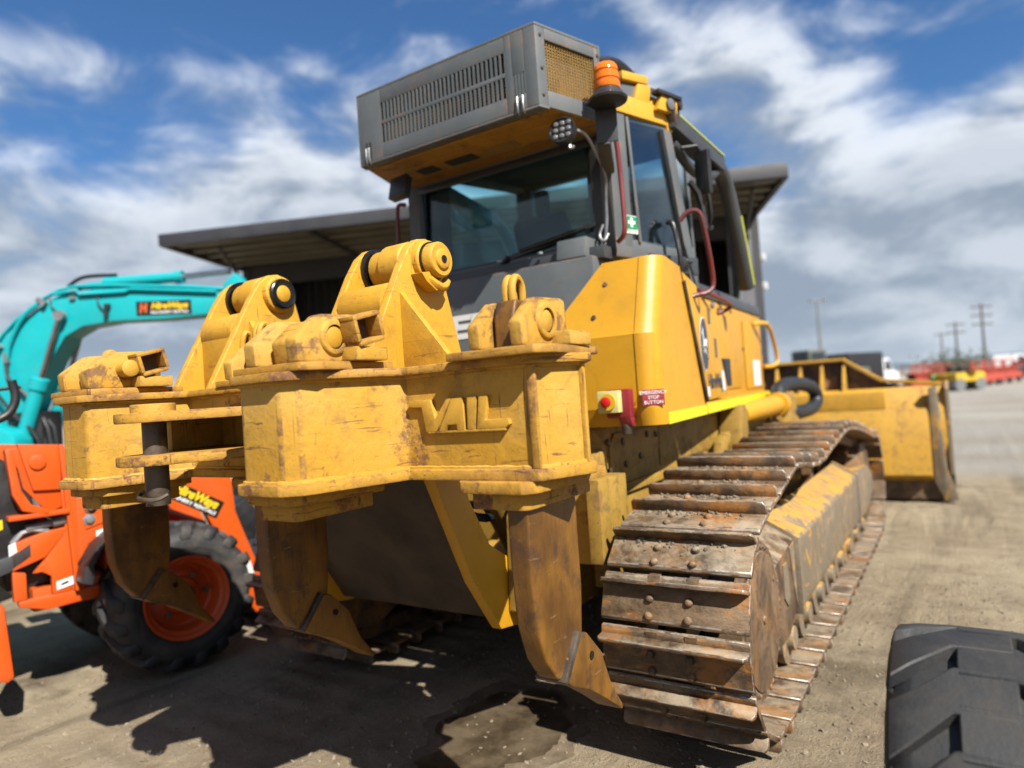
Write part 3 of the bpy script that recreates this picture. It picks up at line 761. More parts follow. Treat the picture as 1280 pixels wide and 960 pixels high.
def on_door(y, z, out=.0015): return Vector((side_x(y) + .004 + out, y, z))
# oval badge with a leaping deer
def outline(pts, mat, name, parent, c, xd, yd, sc, th=.0015):
    bs = MB(); xd = Vector(xd).normalized(); yd = Vector(yd).normalized(); nz = xd.cross(yd)
    bs.prism([Vector(c) + xd * p[0] * sc + yd * p[1] * sc for p in pts], nz * th)
    return bs.build(name, mat, parent)
oval = [(cos(k / 32 * 2 * pi), sin(k / 32 * 2 * pi)) for k in range(32)]
BC = on_door(3.70, 1.665)
outline([(x * .095, y * .150) for x, y in oval], M['white'], 'badge_rim', door, BC, DX, (0, 0, 1), 1, .002)
bd = outline([(x * .088, y * .142) for x, y in oval], M['navy'], 'badge', door, BC + Vector((.003, 0, 0)), DX, (0, 0, 1), 1, .002)
deer = [(-.80, .28), (-.62, .42), (-.30, .36), (.05, .30), (.30, .34), (.46, .62), (.40, .86), (.52, .80), (.56, .98), (.62, .78), (.86, .66), (.84, .56), (.66, .54),
        (.60, .30), (.56, .04), (.80, -.14), (.98, -.10), (.96, -.02), (.78, -.02), (.44, -.10), (.58, -.36), (.50, -.42), (.30, -.14), (-.10, -.04), (-.42, .0), (-.70, -.36), (-.98, -.62),
        (-.92, -.70), (-.60, -.44), (-.60, -.20), (-.66, .10)]
outline([(-x * .070, y * .105 - .01) for x, y in deer], M['white'], 'badge_deer', door, BC + Vector((.0055, 0, 0)), DX, (0, 0, 1), 1, .0015)
text('door_lettering', 'HireWays', M['navy'], door, on_door(3.985, 1.455, .002), DX, (0, 0, 1), .115, bold=.003, width=.46)
for y, z0, z1 in ((3.86, 1.79, 1.88), (4.00, 1.60, 1.71)):
    q = MB(); q.prism([on_door(y, z0), on_door(y + .055, z0), on_door(y + .055, z1), on_door(y, z1)], (.002, 0, 0)); q.build('warning_decal', M['decal'], door)
q = MB(); q.prism([on_door(4.16, 1.40), on_door(4.24, 1.40), on_door(4.22, 1.52), on_door(4.14, 1.52)], (.002, 0, 0)); q.build('paper_sticker', M['white'], door)
q = MB(); q.prism([on_door(3.71, 1.375), on_door(3.77, 1.375), on_door(3.76, 1.43), on_door(3.70, 1.43)], (.002, 0, 0)); q.build('paper_sticker', M['white'], door)

# emergency stop, its plate, the hanging cable clip
es = MB(); es.box(.722, .836, 2.700, 2.752, 1.325, 1.450); es.px([(2.700, 1.33), (2.752, 1.33), (2.752, 1.285), (2.72, 1.285)], .775, .836)
e_ = es.build('emergency_stop', M['red'], dz, 0.012)
q = MB(); q.box(.705, .803, 2.655, 2.699, 1.350, 1.445); q.build('switch_box', M['cream'], e_, 0.006)
q = MB(); q.cyl((.757, 2.656, 1.398), (.757, 2.648, 1.398), .036, 22); q.build('switch_collar', M['ylabel'], e_)
q = MB(); q.lathe((.757, 2.650, 1.398), (0, -1, 0), [(0, .014), (.016, .014), (.017, .023), (.030, .022), (.034, .014), (.035, 0)], 18); q.build('stop_button', M['redbtn'], e_)
q = MB(); q.lathe((.80, 2.735, 1.285), (0, 0, 1), [(-.03, .02), (0, .024), (.02, .02)], 10); q.build('cable_gland', M['pin'], e_)
PL = Vector((.862 + .082 * sin(radians(40)), 2.832 - .082 * cos(radians(40)), 1.405)); PXD = Vector((cos(radians(40)), sin(radians(40)), 0)); PN = Vector((sin(radians(40)), -cos(radians(40)), 0))
q = MB(); q.obox(PL + PN * .004, (.098, .004, .070), Matrix((PXD, -PN, Vector((0, 0, 1)))).transposed()); pl_ = q.build('stop_plate', M['red'], dz, 0.001)
for k, w_ in enumerate(('EMERGENCY', 'STOP', 'BUTTON')):
    text('plate_lettering', w_, M['white'], pl_, PL + PN * .0068 + Vector((0, 0, .021 - .021 * k)), PXD, (0, 0, 1), .021, extrude=.0004)

# --- hood
hd = MB()
def hood_ring(y, w, z1): return [(-w, y, 1.30), (w, y, 1.30), (w, y, z1 - .055), (w - .05, y, z1), (-w + .05, y, z1), (-w, y, z1 - .055)]
r0 = [hd.bm.verts.new(p) for p in hood_ring(3.40, .765, 2.02)]; r1 = [hd.bm.verts.new(p) for p in hood_ring(6.55, .50, 2.07)]
for i in range(6): hd.face([r0[i], r0[(i + 1) % 6], r1[(i + 1) % 6], r1[i]])
hd.face(r0); hd.face(r1)
hood = hd.build('hood', M['body'], dz, 0.02)
ht = MB(); r0 = [ht.bm.verts.new(p) for p in ((-.76, 3.45, 1.99), (.76, 3.45, 1.99), (.76, 3.45, 2.055), (.70, 3.45, 2.10), (-.70, 3.45, 2.10), (-.76, 3.45, 2.055))]
r1 = [ht.bm.verts.new(p) for p in ((-.508, 6.57, 2.03), (.508, 6.57, 2.03), (.508, 6.57, 2.10), (.45, 6.57, 2.15), (-.45, 6.57, 2.15), (-.508, 6.57, 2.10))]
for i in range(6): ht.face([r0[i], r0[(i + 1) % 6], r1[(i + 1) % 6], r1[i]])
ht.face(r0); ht.face(r1); ht.build('hood_top', M['dgrey'], hood, 0.02)
def hood_x(y): return .745 - .0854 * (y - 3.68)
hp = MB(); hp.prism([(hood_x(y) + .002, y, z) for y, z in ((4.05, 1.40), (5.35, 1.40), (5.45, 1.52), (5.45, 1.80), (5.05, 1.92), (4.45, 1.92), (4.2, 1.72))], (.006, 0, 0))
hp.build('hood_panel', M['body'], hood, 0.003)
hp = MB(); hp.prism([(hood_x(y) + .002, y, z) for y, z in ((5.6, 1.38), (6.45, 1.38), (6.45, 1.93), (5.6, 1.93))], (.006, 0, 0)); hp.build('hood_panel', M['body'], hood, 0.003)
q = MB(); q.prism([(hood_x(y) + .008, y, z) for y, z in ((5.95, 1.40), (6.3, 1.40), (6.3, 1.62), (5.95, 1.62))], (.003, 0, 0)); q.build('warning_decal', M['white'], hood)
q = MB(); q.box(.74, .775, 4.36, 4.50, 1.42, 1.60); q.build('fuel_gauge_box', M['black'], hood, .008)
for y, z in ((4.7, 1.95), (5.15, 1.97), (5.55, 1.70), (5.2, 1.60)):
    q = MB(); q.lathe((hood_x(y), y, z), (1, 0, 0), [(0, .014), (.008, .012), (.01, 0)], 8); q.build('bolt', M['pin'], hood)
q = MB(); q.lathe((.76, 4.22, 1.93), (1, 0, 0), [(0, .022), (.012, .022), (.018, .012), (.018, 0)], 14); q.build('latch', M['galv'], hood)
rl = MB(); rl.tube([(.55, 6.05, 1.93), (.60, 6.15, 1.945), (.62, 6.35, 1.94), (.62, 6.55, 1.75), (.62, 6.62, 1.60), (.60, 6.52, 1.56), (.54, 6.42, 1.56)], .018, 8, 1)
rl.build('front_grab_rail', M['roofyellow'], dz)
q = MB(); q.tube([(.84, 3.58, 1.955), (.88, 3.7, 1.955), (.885, 4.2, 1.925), (.87, 4.26, 1.905), (.80, 4.2, 1.87)], .013, 8, 1); q.build('side_grab_rail', M['redrail'], dz)

# --- grey rear panel under the cab window
q = MB(); q.box(-.60, .60, 2.93, 3.2, 1.28, 2.10); gp = q.build('rear_panel', M['grey'], dz, 0.015)
text('maker_lettering', 'DEERE', M['white'], gp, (-.115, 2.928, 1.835), (1, 0, 0), (0, 0, 1), .165, bold=.008, shear=.12, width=.84)
q = MB(); q.box(-.64, .64, 2.98, 3.16, 2.085, 2.150); q.build('window_ledge', M['dgrey'], gp, 0.012)
q = MB(); q.px([(2.93, 2.10), (2.95, 2.20), (3.1, 2.20), (3.1, 2.10)], .40, .56); q.build('hinge_cover', M['grey'], gp, 0.008)
q = MB(); q.px([(2.92, 2.02), (2.92, 2.14), (3.0, 2.17), (3.0, 2.02)], -.60, -.42); q.cyl((-.50, 2.92, 2.08), (-.50, 2.90, 2.08), .03, 14); q.build('wiper_motor', M['black'], gp, 0.008)
for x in (-.34, .05, .3):
    q = MB(); q.lathe((x, 2.955, 2.155), (0, 0, 1), [(0, .014), (.01, .014), (.012, 0)], 6); q.build('bolt', M['galv'], gp)

# --- cab shell: rear narrow, widening to the doors, narrowing again to the windscreen
cb = MB()
def post(a, p0, p1, w, dpt): a.beam(p0, p1, w, dpt, (0, 1, 0))
for sx in (1, -1):
    cb.prism([(.585 * sx, 3.10, 2.15), (.66 * sx, 3.08, 2.15), (.70 * sx, 3.20, 2.15), (.62 * sx, 3.20, 2.15)], (0, 0, .70))        # rear corner post
    cb.prism([(.605 * sx, 3.10, 2.10), (.66 * sx, 3.075, 2.10), (.85 * sx, 3.69, 2.10), (.78 * sx, 3.70, 2.10)], (0, 0, .095))         # sill below the side glass
    cb.prism([(.64 * sx, 3.075, 2.805), (.805 * sx, 3.53, 2.805), (.74 * sx, 3.55, 2.805), (.585 * sx, 3.10, 2.805)], (0, 0, .20))     # rail above it
    cb.prism([(.755 * sx, 3.47, 2.80), (.808 * sx, 3.45, 2.80), (.822 * sx, 3.53, 2.80), (.765 * sx, 3.55, 2.80)], (.045 * sx, .14, -.82))     # leaning door post
    cb.prism([(.54 * sx, 4.36, 2.05), (.645 * sx, 4.32, 2.05), (.62 * sx, 4.44, 2.05), (.53 * sx, 4.44, 2.05)], (0, -.05, .95))         # windscreen post
    cb.prism([(.78 * sx, 3.66, 2.08), (.84 * sx, 3.66, 2.08), (.64 * sx, 4.38, 2.08), (.58 * sx, 4.38, 2.08)], (0, 0, .08))
    cb.prism([(.76 * sx, 3.55, 2.92), (.81 * sx, 3.53, 2.92), (.63 * sx, 4.35, 2.95), (.57 * sx, 4.35, 2.95)], (0, 0, .07))
cb.box(-.60, .60, 3.09, 3.15, 2.12, 2.19); cb.box(-.60, .60, 3.10, 3.16, 2.70, 3.0)
cb.box(-.56, .56, 4.36, 4.44, 2.05, 2.14); cb.box(-.56, .56, 4.32, 4.38, 2.965, 3.02)
cab = cb.build('cab', M['grey'], dz, 0.008)
fl = MB(); fl.pz([(-.60, 3.1), (.60, 3.1), (.80, 3.6), (.60, 4.38), (-.60, 4.38), (-.80, 3.6)], 1.5, 1.56); fl.build('cab_floor', M['dark'], cab)
fl = MB(); fl.pz([(-.60, 3.17), (.60, 3.17), (.77, 3.6), (.58, 4.34), (-.58, 4.34), (-.77, 3.6)], 2.985, 3.0); fl.build('headliner', M['dark'], cab)
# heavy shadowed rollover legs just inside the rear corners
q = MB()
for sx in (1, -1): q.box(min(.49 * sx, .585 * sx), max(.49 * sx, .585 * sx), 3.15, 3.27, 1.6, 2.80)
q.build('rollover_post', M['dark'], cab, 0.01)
def glaze(name, loop, mat, th=(0, .005, 0)):
    a = MB(); a.prism(loop, th); return a.build(name, mat, cab)
glaze('rear_window', [(-.595, 3.115, 2.18), (.595, 3.115, 2.18), (.595, 3.135, 2.71), (-.595, 3.135, 2.71)], M['glass'])
glaze('windscreen', [(-.56, 4.41, 2.12), (.56, 4.41, 2.12), (.56, 4.36, 2.98), (-.56, 4.36, 2.98)], M['glass'])
for sx in (1, -1):
    n_ = (-.004 * sx, .0015, 0)
    A = Vector((.668 * sx, 3.12, 0)); B = Vector((.795 * sx, 3.49, 0))
    f = lambda k, z: A.lerp(B, k) + Vector((0, 0, z))
    glaze('quarter_window', [f(.05, 2.185), f(.33, 2.185), f(.235, 2.81), f(.05, 2.81)], M['sideglass' if sx > 0 else 'glass'], n_)
    glaze('door_window', [f(.36, 2.185), f(1.32, 2.185), f(1.04, 2.81), f(.265, 2.81)], M['sideglass' if sx > 0 else 'glass'], n_)
    q = MB(); q.prism([f(.315, 2.18), f(.365, 2.18), f(.27, 2.815), f(.22, 2.815)], (.012 * sx, -.004, 0)); q.build('window_divider', M['grey'], cab, 0.003)
    q = MB(); q.prism([(.81 * sx, 3.70, 2.15), (.62 * sx, 4.37, 2.15), (.62 * sx, 4.33, 2.96), (.78 * sx, 3.58, 2.94)], (-.004, 0, 0)); q.build('door_glass', M['glass'], cab)
# black rubber surround of the rear glass
q = MB()
for x0, x1, z0, z1 in ((-.60, .60, 2.165, 2.20), (-.60, .60, 2.68, 2.725), (-.60, -.555, 2.2, 2.68), (.535, .60, 2.2, 2.68)): q.box(x0, x1, 3.098, 3.114, z0, z1)
q.build('window_seal', M['black'], cab, 0.006)
wp = MB(); wp.tube([(.10, 3.085, 2.225), (.30, 3.075, 2.245), (.50, 3.082, 2.275)], .010, 6); wp.beam((.02, 3.095, 2.200), (.55, 3.095, 2.285), .012, .024); wp.tube([(.02, 3.09, 2.20), (-.02, 3.09, 2.17)], .02, 8)
wp.build('wiper', M['black'], cab)
q = MB(); q.px([(3.70, 1.56), (3.60, 2.10), (3.52, 2.50), (3.57, 2.54), (3.68, 2.40), (3.80, 2.05), (4.15, 2.02), (4.15, 1.56)], -.22, .14); st_ = q.build('seat', M['seat'], cab, 0.04, seg=3)
q = MB(); q.box(-.06, .03, 3.53, 3.59, 2.52, 2.68); q.build('headrest', M['seat'], st_, 0.03)
q = MB(); q.box(-.52, -.30, 3.95, 4.4, 1.6, 2.16); q.build('console', M['dark'], cab, 0.01)
# green first-aid sticker
A = Vector((.668, 3.12, 0)); B = Vector((.795, 3.49, 0)); SD = (B - A).normalized(); SN = Vector((SD.y, -SD.x, 0))
def onside(s_, z, o_=.006): return A + SD * s_ + SN * o_ + Vector((0, 0, z))
q = MB(); q.prism([onside(.030, 2.222), onside(.120, 2.222), onside(.120, 2.312), onside(.030, 2.312)], SN * .002); fa = q.build('first_aid_sticker', M['white'], cab)
q = MB(); q.prism([onside(.034, 2.243, .0085), onside(.116, 2.243, .0085), onside(.116, 2.308, .0085), onside(.034, 2.308, .0085)], SN * .001); q.build('sticker_field', M['green'], fa)
cc = onside(.075, 2.277, .0100); k_ = [(-.008, -.024), (.008, -.024), (.008, -.008), (.026, -.008), (.026, .008), (.008, .008), (.008, .024), (-.008, .024), (-.008, .008), (-.026, .008), (-.026, -.008), (-.008, -.008)]
q = MB(); q.prism([cc + SD * a_ + Vector((0, 0, b_)) for a_, b_ in k_], SN * .001); q.build('white_cross', M['white'], fa)
text('sticker_lettering', 'FIRST AID', M['green'], fa, onside(.075, 2.232, .0088), SD, (0, 0, 1), .016, extrude=.0003)
# grab rails
q = MB(); q.tube([(.672, 3.06, 2.70), (.70, 3.03, 2.705), (.722, 3.03, 2.66), (.735, 3.03, 2.24), (.725, 3.03, 2.18), (.68, 3.06, 2.165)], .012, 8, 2); q.build('grab_rail', M['redrail'], dz)
q = MB(); q.tube([(-.66, 3.06, 2.63), (-.70, 3.04, 2.64), (-.715, 3.04, 2.60), (-.73, 3.04, 2.15)], .012, 8, 2); q.build('grab_rail', M['redrail'], dz)
q = MB(); q.tube([(.86, 3.45, 2.30), (.90, 3.46, 2.345), (.95, 3.48, 2.345), (.965, 3.50, 2.29), (.965, 3.62, 1.99), (.95, 3.60, 1.93), (.87, 3.52, 1.91)], .013, 8, 2); q.build('door_rail', M['redrail'], dz)
q = MB(); q.tube([(.845, 3.42, 2.02), (.87, 3.40, 2.08), (.85, 3.40, 2.24), (.83, 3.40, 2.30), (.80, 3.44, 2.30)], .014, 8, 2); q.build('door_handle', M['black'], cab)
q = MB(); q.beam((.74, 3.30, 2.085), (.865, 3.66, 2.085), .02, .09); q.tube([(.83, 3.50, 2.06), (.86, 3.50, 2.10), (.87, 3.56, 2.10)], .014, 6); q.build('door_latch', M['dgrey'], cab, .004)
q = MB(); q.obox((.92, 3.72, 2.60), (.09, .03, .24), Matrix.Rotation(radians(-20), 3, 'Z')); q.tube([(.83, 3.64, 2.74), (.90, 3.70, 2.75), (.92, 3.73, 2.70)], .012, 6); q.build('mirror', M['black'], dz, .012)

# --- roof, roof brackets and brush guard
rf = MB(); rf.pz([(-.60, 2.98), (.60, 2.98), (.78, 3.55), (.78, 3.70), (.62, 4.46), (-.62, 4.46), (-.78, 3.70), (-.78, 3.55)], 3.002, 3.045)
roof = rf.build('roof', M['dgrey'], dz, 0.02)
q = MB()
SD2 = Vector((.31, .95, 0)).normalized()
def onroof(s_, z, o_=0): return Vector((.664, 3.06, 0)) + SD2 * s_ + Vector((SD2.y, -SD2.x, 0)) * o_ + Vector((0, 0, z))
q.prism([onroof(.02, 2.83), onroof(.47, 2.83), onroof(.47, 2.80), onroof(.52, 2.80), onroof(.53, 2.96), onroof(.40, 2.965), onroof(.33, 2.925), onroof(.02, 2.925)], Vector((SD2.y, -SD2.x, 0)) * -.10)
q.prism([onroof(.36, 2.885), onroof(.52, 2.885), onroof(.53, 2.965), onroof(.40, 2.97)], Vector((SD2.y, -SD2.x, 0)) * .035)
q.prism([onroof(.14, 3.005), onroof(.34, 3.02), onroof(.34, 3.065), onroof(.14, 3.05)], Vector((SD2.y, -SD2.x, 0)) * -.16)
q.prism([onroof(.22, 2.92), onroof(.34, 2.92), onroof(.36, 3.02), onroof(.26, 3.01)], Vector((SD2.y, -SD2.x, 0)) * -.03)
rb = q.build('roof_bracket', M['roofyellow'], roof, 0.008)
q = MB(); q.lathe(onroof(.455, 2.925, .037), (SD2.y, -SD2.x, 0), [(0, .030), (.012, .030), (.014, .026), (.018, 0)], 16); q.build('side_lamp', M['lens'], rb)
q = MB(); q.prism([onroof(.355, 2.968), onroof(.55, 2.962), onroof(.55, 2.982), onroof(.355, 2.988)], Vector((SD2.y, -SD2.x, 0)) * .05); q.build('bracket_cap', M['black'], rb, .004)
q = MB()
for sx in (1, -1):
    q.tube([(.66 * sx, 2.99, 3.03), (.68 * sx, 3.15, 3.085), (.69 * sx, 3.3, 3.085), (.74 * sx, 3.62, 2.985)], .026, 8, 1)
q.box(-.62, .62, 3.02, 3.06, 3.046, 3.08); q.box(-.6, .6, 3.3, 3.36, 3.046, 3.085); q.build('roof_guard', M['black'], roof, .004)
# limb risers from the roof down to the hood
for sx in (1, -1):
    q = MB()
    q.beam((.80 * sx, 3.52, 2.86), (.85 * sx, 4.26, 2.785), .10, .085)
    q.tube([(.85 * sx, 4.20, 2.785), (.85 * sx, 4.36, 2.76), (.85 * sx, 4.50, 2.60), (.84 * sx, 4.80, 2.08)], .050, 12, 2)
    q.tube([(.80 * sx, 3.60, 2.76), (.82 * sx, 3.85, 2.66), (.84 * sx, 4.1, 2.68), (.85 * sx, 4.25, 2.76)], .030, 8, 2)
    ri = q.build('limb_riser', M['dgrey'], dz, .006)
    q = MB(); q.beam((.835 * sx, 3.58, 2.905), (.885 * sx, 4.25, 2.838), .035, .008); q.build('lime_strip', M['lime'], ri)
    q = MB(); q.tube([(.893 * sx, 4.56, 2.52), (.888 * sx, 4.68, 2.32), (.886 * sx, 4.80, 2.10)], .012, 6); q.build('lime_strip', M['lime'], ri)
    q = MB(); q.obox((.81 * sx, 3.55, 2.90), (.09, .10, .13), Matrix.Rotation(.3, 3, 'X')); q.cyl((.80 * sx, 3.58, 2.955), (.87 * sx, 3.58, 2.955), .035, 10); q.build('riser_clamp', M['pin'], ri, .008)
q = MB(); q.tube([(.90, 3.80, 2.62), (.91, 3.86, 2.40), (.87, 3.9, 2.33), (.86, 4.0, 2.36)], .014, 6, 2); q.tube([(.86, 3.66, 2.55), (.89, 3.72, 2.48), (.90, 3.75, 2.30)], .02, 6, 1); q.build('wiring_loom', M['hose'], dz)

# --- air conditioner housing over the rear window
ac = MB()
FX, FY, BZ, TZ = .555, 2.60, 2.728, 3.088
TX = .025
x0, x1, z0, z1 = -.390, .388, 2.805, 3.012
ac.box(-FX, x0, FY, FY + .012, BZ + .002, TZ - .002); ac.box(x1, .425, FY, FY + .012, BZ + .002, TZ - .002); ac.box(.492, FX, FY, FY + .012, BZ + .002, TZ - .002)
ac.box(.425, .492, FY, FY + .012, BZ + .002, 2.80); ac.box(.425, .492, FY, FY + .012, 2.895, TZ - .002)
ac.box(x0, x1, FY, FY + .012, BZ + .002, z0); ac.box(x0, x1, FY, FY + .012, z1, TZ - .002); ac.box(x0, x1, FY, FY + .012, 2.900, 2.921)
# top, bottom lip, front
SDX = Vector((.30, .954, 0)).normalized(); L2 = .42
FRX, FRY = FX + SDX.x * L2, FY + SDX.y * L2
plan = [(-FX, FY), (FX, FY), (FRX, FRY), (-FRX, FRY)]
ac.pz([(-FX, FY), (FX, FY), (FRX, FRY), (-FRX, FRY)], TZ - .002, TZ + .012)
ac.pz([(-FX, FY + .001), (FX, FY + .001), (FX + .02, FY + .06), (-FX - .02, FY + .06)], BZ - .010, BZ + .002)
ac.pz([(-FRX, FRY - .02), (FRX, FRY - .02), (FRX, FRY), (-FRX, FRY)], BZ, TZ - .003)
for sx in (1, -1):   # framed side grille
    def S_(s_, z, o_=0): return Vector(((FX + SDX.x * s_ + SDX.y * o_) * sx, FY + SDX.y * s_ - SDX.x * o_, z))
    nin = Vector((-SDX.y * .014 * sx, SDX.x * .014, 0))
    for s0, s1, za, zb in ((0.001, .058, BZ, TZ - .003), (.375, L2, BZ, TZ - .003), (.058, .375, BZ, BZ + .075), (.058, .375, TZ - .055, TZ - .003)):
        ac.prism([S_(s0, za), S_(s1, za), S_(s1, zb), S_(s0, zb)], nin)
aco = ac.build('air_conditioner_housing', M['grey'], dz, 0.004)
lv = MB(); NS = 31
for k in range(NS + 1):
    xk = x0 + (x1 - x0) * k / NS; hw = .0056 if 0 < k < NS else .003
    lv.box(xk - hw, xk + hw, FY + .0005, FY + .0045, z0, 2.900); lv.box(xk - hw, xk + hw, FY + .0005, FY + .0045, 2.921, z1)
for k in range(5):
    xk = .425 + .067 * k / 4; lv.box(xk - .006, xk + .006, FY + .0005, FY + .0045, 2.80, 2.895)
lv.build('louvre_bars', M['grey'], aco, kind='stuff')
cr = MB(); cr.box(x0 - .03, x1 + .10, FY + .075, FY + .09, z0 - .04, z1 + .03)
cr.build('condenser_core', M['coil'], aco)
wm = MB()
for k in range(34): wm.box(x0 + k * (x1 - x0) / 33 - .002, x0 + k * (x1 - x0) / 33 + .002, FY + .050, FY + .054, z0, 2.905)
for k in range(7): wm.box(x0, x1, FY + .045, FY + .049, z0 + .006 + k * .0145, z0 + .010 + k * .0145)
wm.build('condenser_mesh', M['core'], aco, kind='stuff')
for sx in (1, -1):
    def S_(s_, z, o_=0): return Vector(((FX + SDX.x * s_ + SDX.y * o_) * sx, FY + SDX.y * s_ - SDX.x * o_, z))
    gm = MB()
    for k in range(20):
        s_ = .062 + k * .0162; gm.beam(S_(s_, BZ + .07, -.012), S_(s_, TZ - .05, -.012), .004, .004, (1, 0, 0))
    for k in range(17):
        z = BZ + .078 + k * .0145; gm.beam(S_(.055, z, -.016), S_(.378, z, -.016), .004, .004)
    gm.build('grille_mesh', M['core'], aco, kind='stuff')
    q = MB(); q.prism([S_(.02, BZ + .01, -.05), S_(.40, BZ + .01, -.05), S_(.40, TZ - .01, -.05), S_(.02, TZ - .01, -.05)], (-.004 * sx, 0, 0)); q.build('grille_backing', M['rusty'], aco)
    for s_, z in ((.03, TZ - .04), (.03, BZ + .17), (.03, BZ + .05), (.397, BZ + .05), (.397, TZ - .04)):
        q = MB(); q.lathe(S_(s_, z, 0), (SDX.y * sx, -SDX.x, 0), [(0, .008), (.005, .008), (.007, 0)], 6); q.build('bolt', M['pin'], aco)
ub = MB(); ub.pz([(-FX - .01, FY + .065), (FX + .01, FY + .065), (FRX - .01, FRY - .022), (-FRX + .01, FRY - .022)], BZ - .004, BZ + .012)
ub.box(-.50, .50, FY + .07, FY + .10, BZ - .012, BZ - .004); ub.box(-.42, .50, FY + .20, FY + .215, BZ - .010, BZ - .004)
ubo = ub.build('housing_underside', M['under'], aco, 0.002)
for x0_, x1_ in ((-.20, -.02), (.05, .24), (-.40, -.28)):
    q = MB(); q.box(x0_, x1_, FY + .26, FY + .34, BZ - .009, BZ - .0045); q.build('vent_panel', M['dark'] if x0_ != .05 else M['core'], ubo)
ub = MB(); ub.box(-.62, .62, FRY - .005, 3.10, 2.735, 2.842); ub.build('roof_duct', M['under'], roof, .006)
# cable ties hooked through the corner slots
for x in (.445, .475, -.50, -.48):
    q = MB(); q.tube([(x, FY - .006, 2.79 if x > 0 else 2.80), (x + .003, FY - .012, BZ + .01), (x, FY + .005, BZ - .02), (x - .003, FY + .02, BZ)], .0045, 6, 1); q.build('wire_hook', M['galv'], aco)
q = MB()
for x in (-.50, -.475): q.box(x - .006, x + .006, FY - .001, FY + .002, 2.745, 2.83)
q.build('hook_slot', M['black'], aco)

# --- beacon on its bracket, two work lamps
bk = MB(); bk.obox((.72, 2.93, 2.70), (.10, .012, .19), Matrix.Rotation(.35, 3, 'Z')); bk.prism([(.655, 2.84, 2.768), (.80, 2.80, 2.768), (.83, 2.93, 2.768), (.70, 2.97, 2.768)], (0, 0, .012)); bk.beam((.70, 2.93, 2.62), (.655, 3.06, 2.52), .06, .06)
bk.build('beacon_bracket', M['dgrey'], dz, .003)
q = MB(); q.lathe((.765, 2.86, 2.752), (0, 0, 1), [(0, .060), (.006, .088), (.016, .092), (.030, .078), (.055, .062), (.060, .058)], 28); bs_ = q.build('beacon_base', M['black'], dz)
q = MB(); q.lathe((.765, 2.86, 2.812), (0, 0, 1), [(0, .060), (.004, .062), (.030, .061), (.033, .056), (.040, .056), (.043, .060), (.070, .058), (.073, .054), (.080, .054), (.083, .057), (.104, .054), (.116, .044), (.118, 0)], 32)
q.build('beacon_lens', M['amber'], bs_)
for x, y, rz_, z in ((.585, 2.75, .10, 2.640), (-.43, 2.76, -.1, 2.612)):
    R_ = Matrix.Rotation(rz_, 3, 'Z') @ Matrix.Rotation(radians(-14), 3, 'X')
    q = MB()
    if x > 0: q.lathe(Vector((x, y, z)), R_ @ Vector((0, -1, 0)), [(-.035, .035), (-.02, .06), (.012, .064), (.022, .064), (.022, .058), (.016, .056), (.016, 0)], 24)
    else: q.obox((x, y, z), (.12, .05, .12), R_)
    q.beam((x, y + .03, z + .04), (x, y + .06, z + .09), .02, .02)
    wl = q.build('work_lamp', M['led'], dz, .004 if x < 0 else 0)
    if x > 0:
        for i in range(3):
            for j in range(3):
                p = Vector((x, y, z)) + R_ @ Vector(((i - 1) * .032, -.020, (j - 1) * .032))
                c_2 = MB(); c_2.lathe(p, R_ @ Vector((0, -1, 0)), [(-.006, .013), (0, .013), (.003, .010), (.005, 0)], 10); c_2.build('lamp_lens', M['lens'], wl)
        q = MB(); q.tube([(x + .02, y + .02, z - .05), (x + .025, y, z - .085), (x + .02, y + .05, z - .06)], .008, 6, 2); q.build('lamp_plug', M['galv'], wl)
    else:
        q = MB(); q.obox(Vector((x, y, z)) + R_ @ Vector((0, -.026, 0)), (.10, .004, .10), R_); q.build('lamp_lens', M['black'], wl, .002)
q = MB(); q.tube([(.60, 2.80, 2.66), (.645, 2.84, 2.65), (.655, 2.90, 2.60), (.645, 3.05, 2.50), (.63, 3.07, 2.40), (.625, 3.06, 2.25), (.61, 3.05, 2.16)], .008, 6, 2); q.tube([(.61, 3.05, 2.26), (.59, 3.03, 2.20), (.62, 3.03, 2.17), (.635, 3.05, 2.21)], .007, 6, 2); q.build('lamp_cable', M['galv'], dz)

# --- front blade
bl = MB()
prof = [(9.05, .02), (8.93, .06), (8.78, .30), (8.72, .65), (8.76, 1.0), (8.86, 1.24), (8.78, 1.26), (8.66, 1.02), (8.62, .65), (8.68, .28), (8.82, .03)]
bl.px(prof, -1.86, 1.86)
bl.px([(8.50, .30), (8.72, .20), (8.74, .98), (8.62, 1.02)], -1.70, 1.70)
bl.prism([(-1.30, 8.62, 1.02), (1.30, 8.62, 1.02), (1.30, 8.74, 1.06), (-1.30, 8.74, 1.06)], (0, 0, .20))
bd_ = bl.build('blade', M['blade'], dz, 0.012)
sg = MB(); sg.prism([(-1.72, 8.88, 1.18), (1.72, 8.88, 1.18), (1.25, 8.90, 1.33), (.88, 8.92, 1.61), (-.88, 8.92, 1.61), (-1.25, 8.90, 1.33)], (0, .03, 0))
sgo = sg.build('spill_guard', M['rusty'], bd_, .004)  # dark brown steel here stands in for shade inside the guard's pockets
for x in (-.86, -.60, -.34, -.08, .13, .40, .64, .88):
    q = MB(); q.px([(8.66, 1.22), (8.90, 1.22), (8.90, 1.60), (8.86, 1.60)], x - .016, x + .016)
    q.build('guard_gusset', M['blade'], sgo, .003)
q = MB()
for sx in (1, -1):
    q.beam((.86 * sx, 8.86, 1.625), (1.27 * sx, 8.84, 1.34), .09, .03); q.beam((1.25 * sx, 8.84, 1.345), (1.84 * sx, 8.84, 1.27), .14, .035)
q.beam((-.9, 8.86, 1.62), (.9, 8.86, 1.62), .09, .03); q.build('guard_rim', M['blade'], sgo, .004)
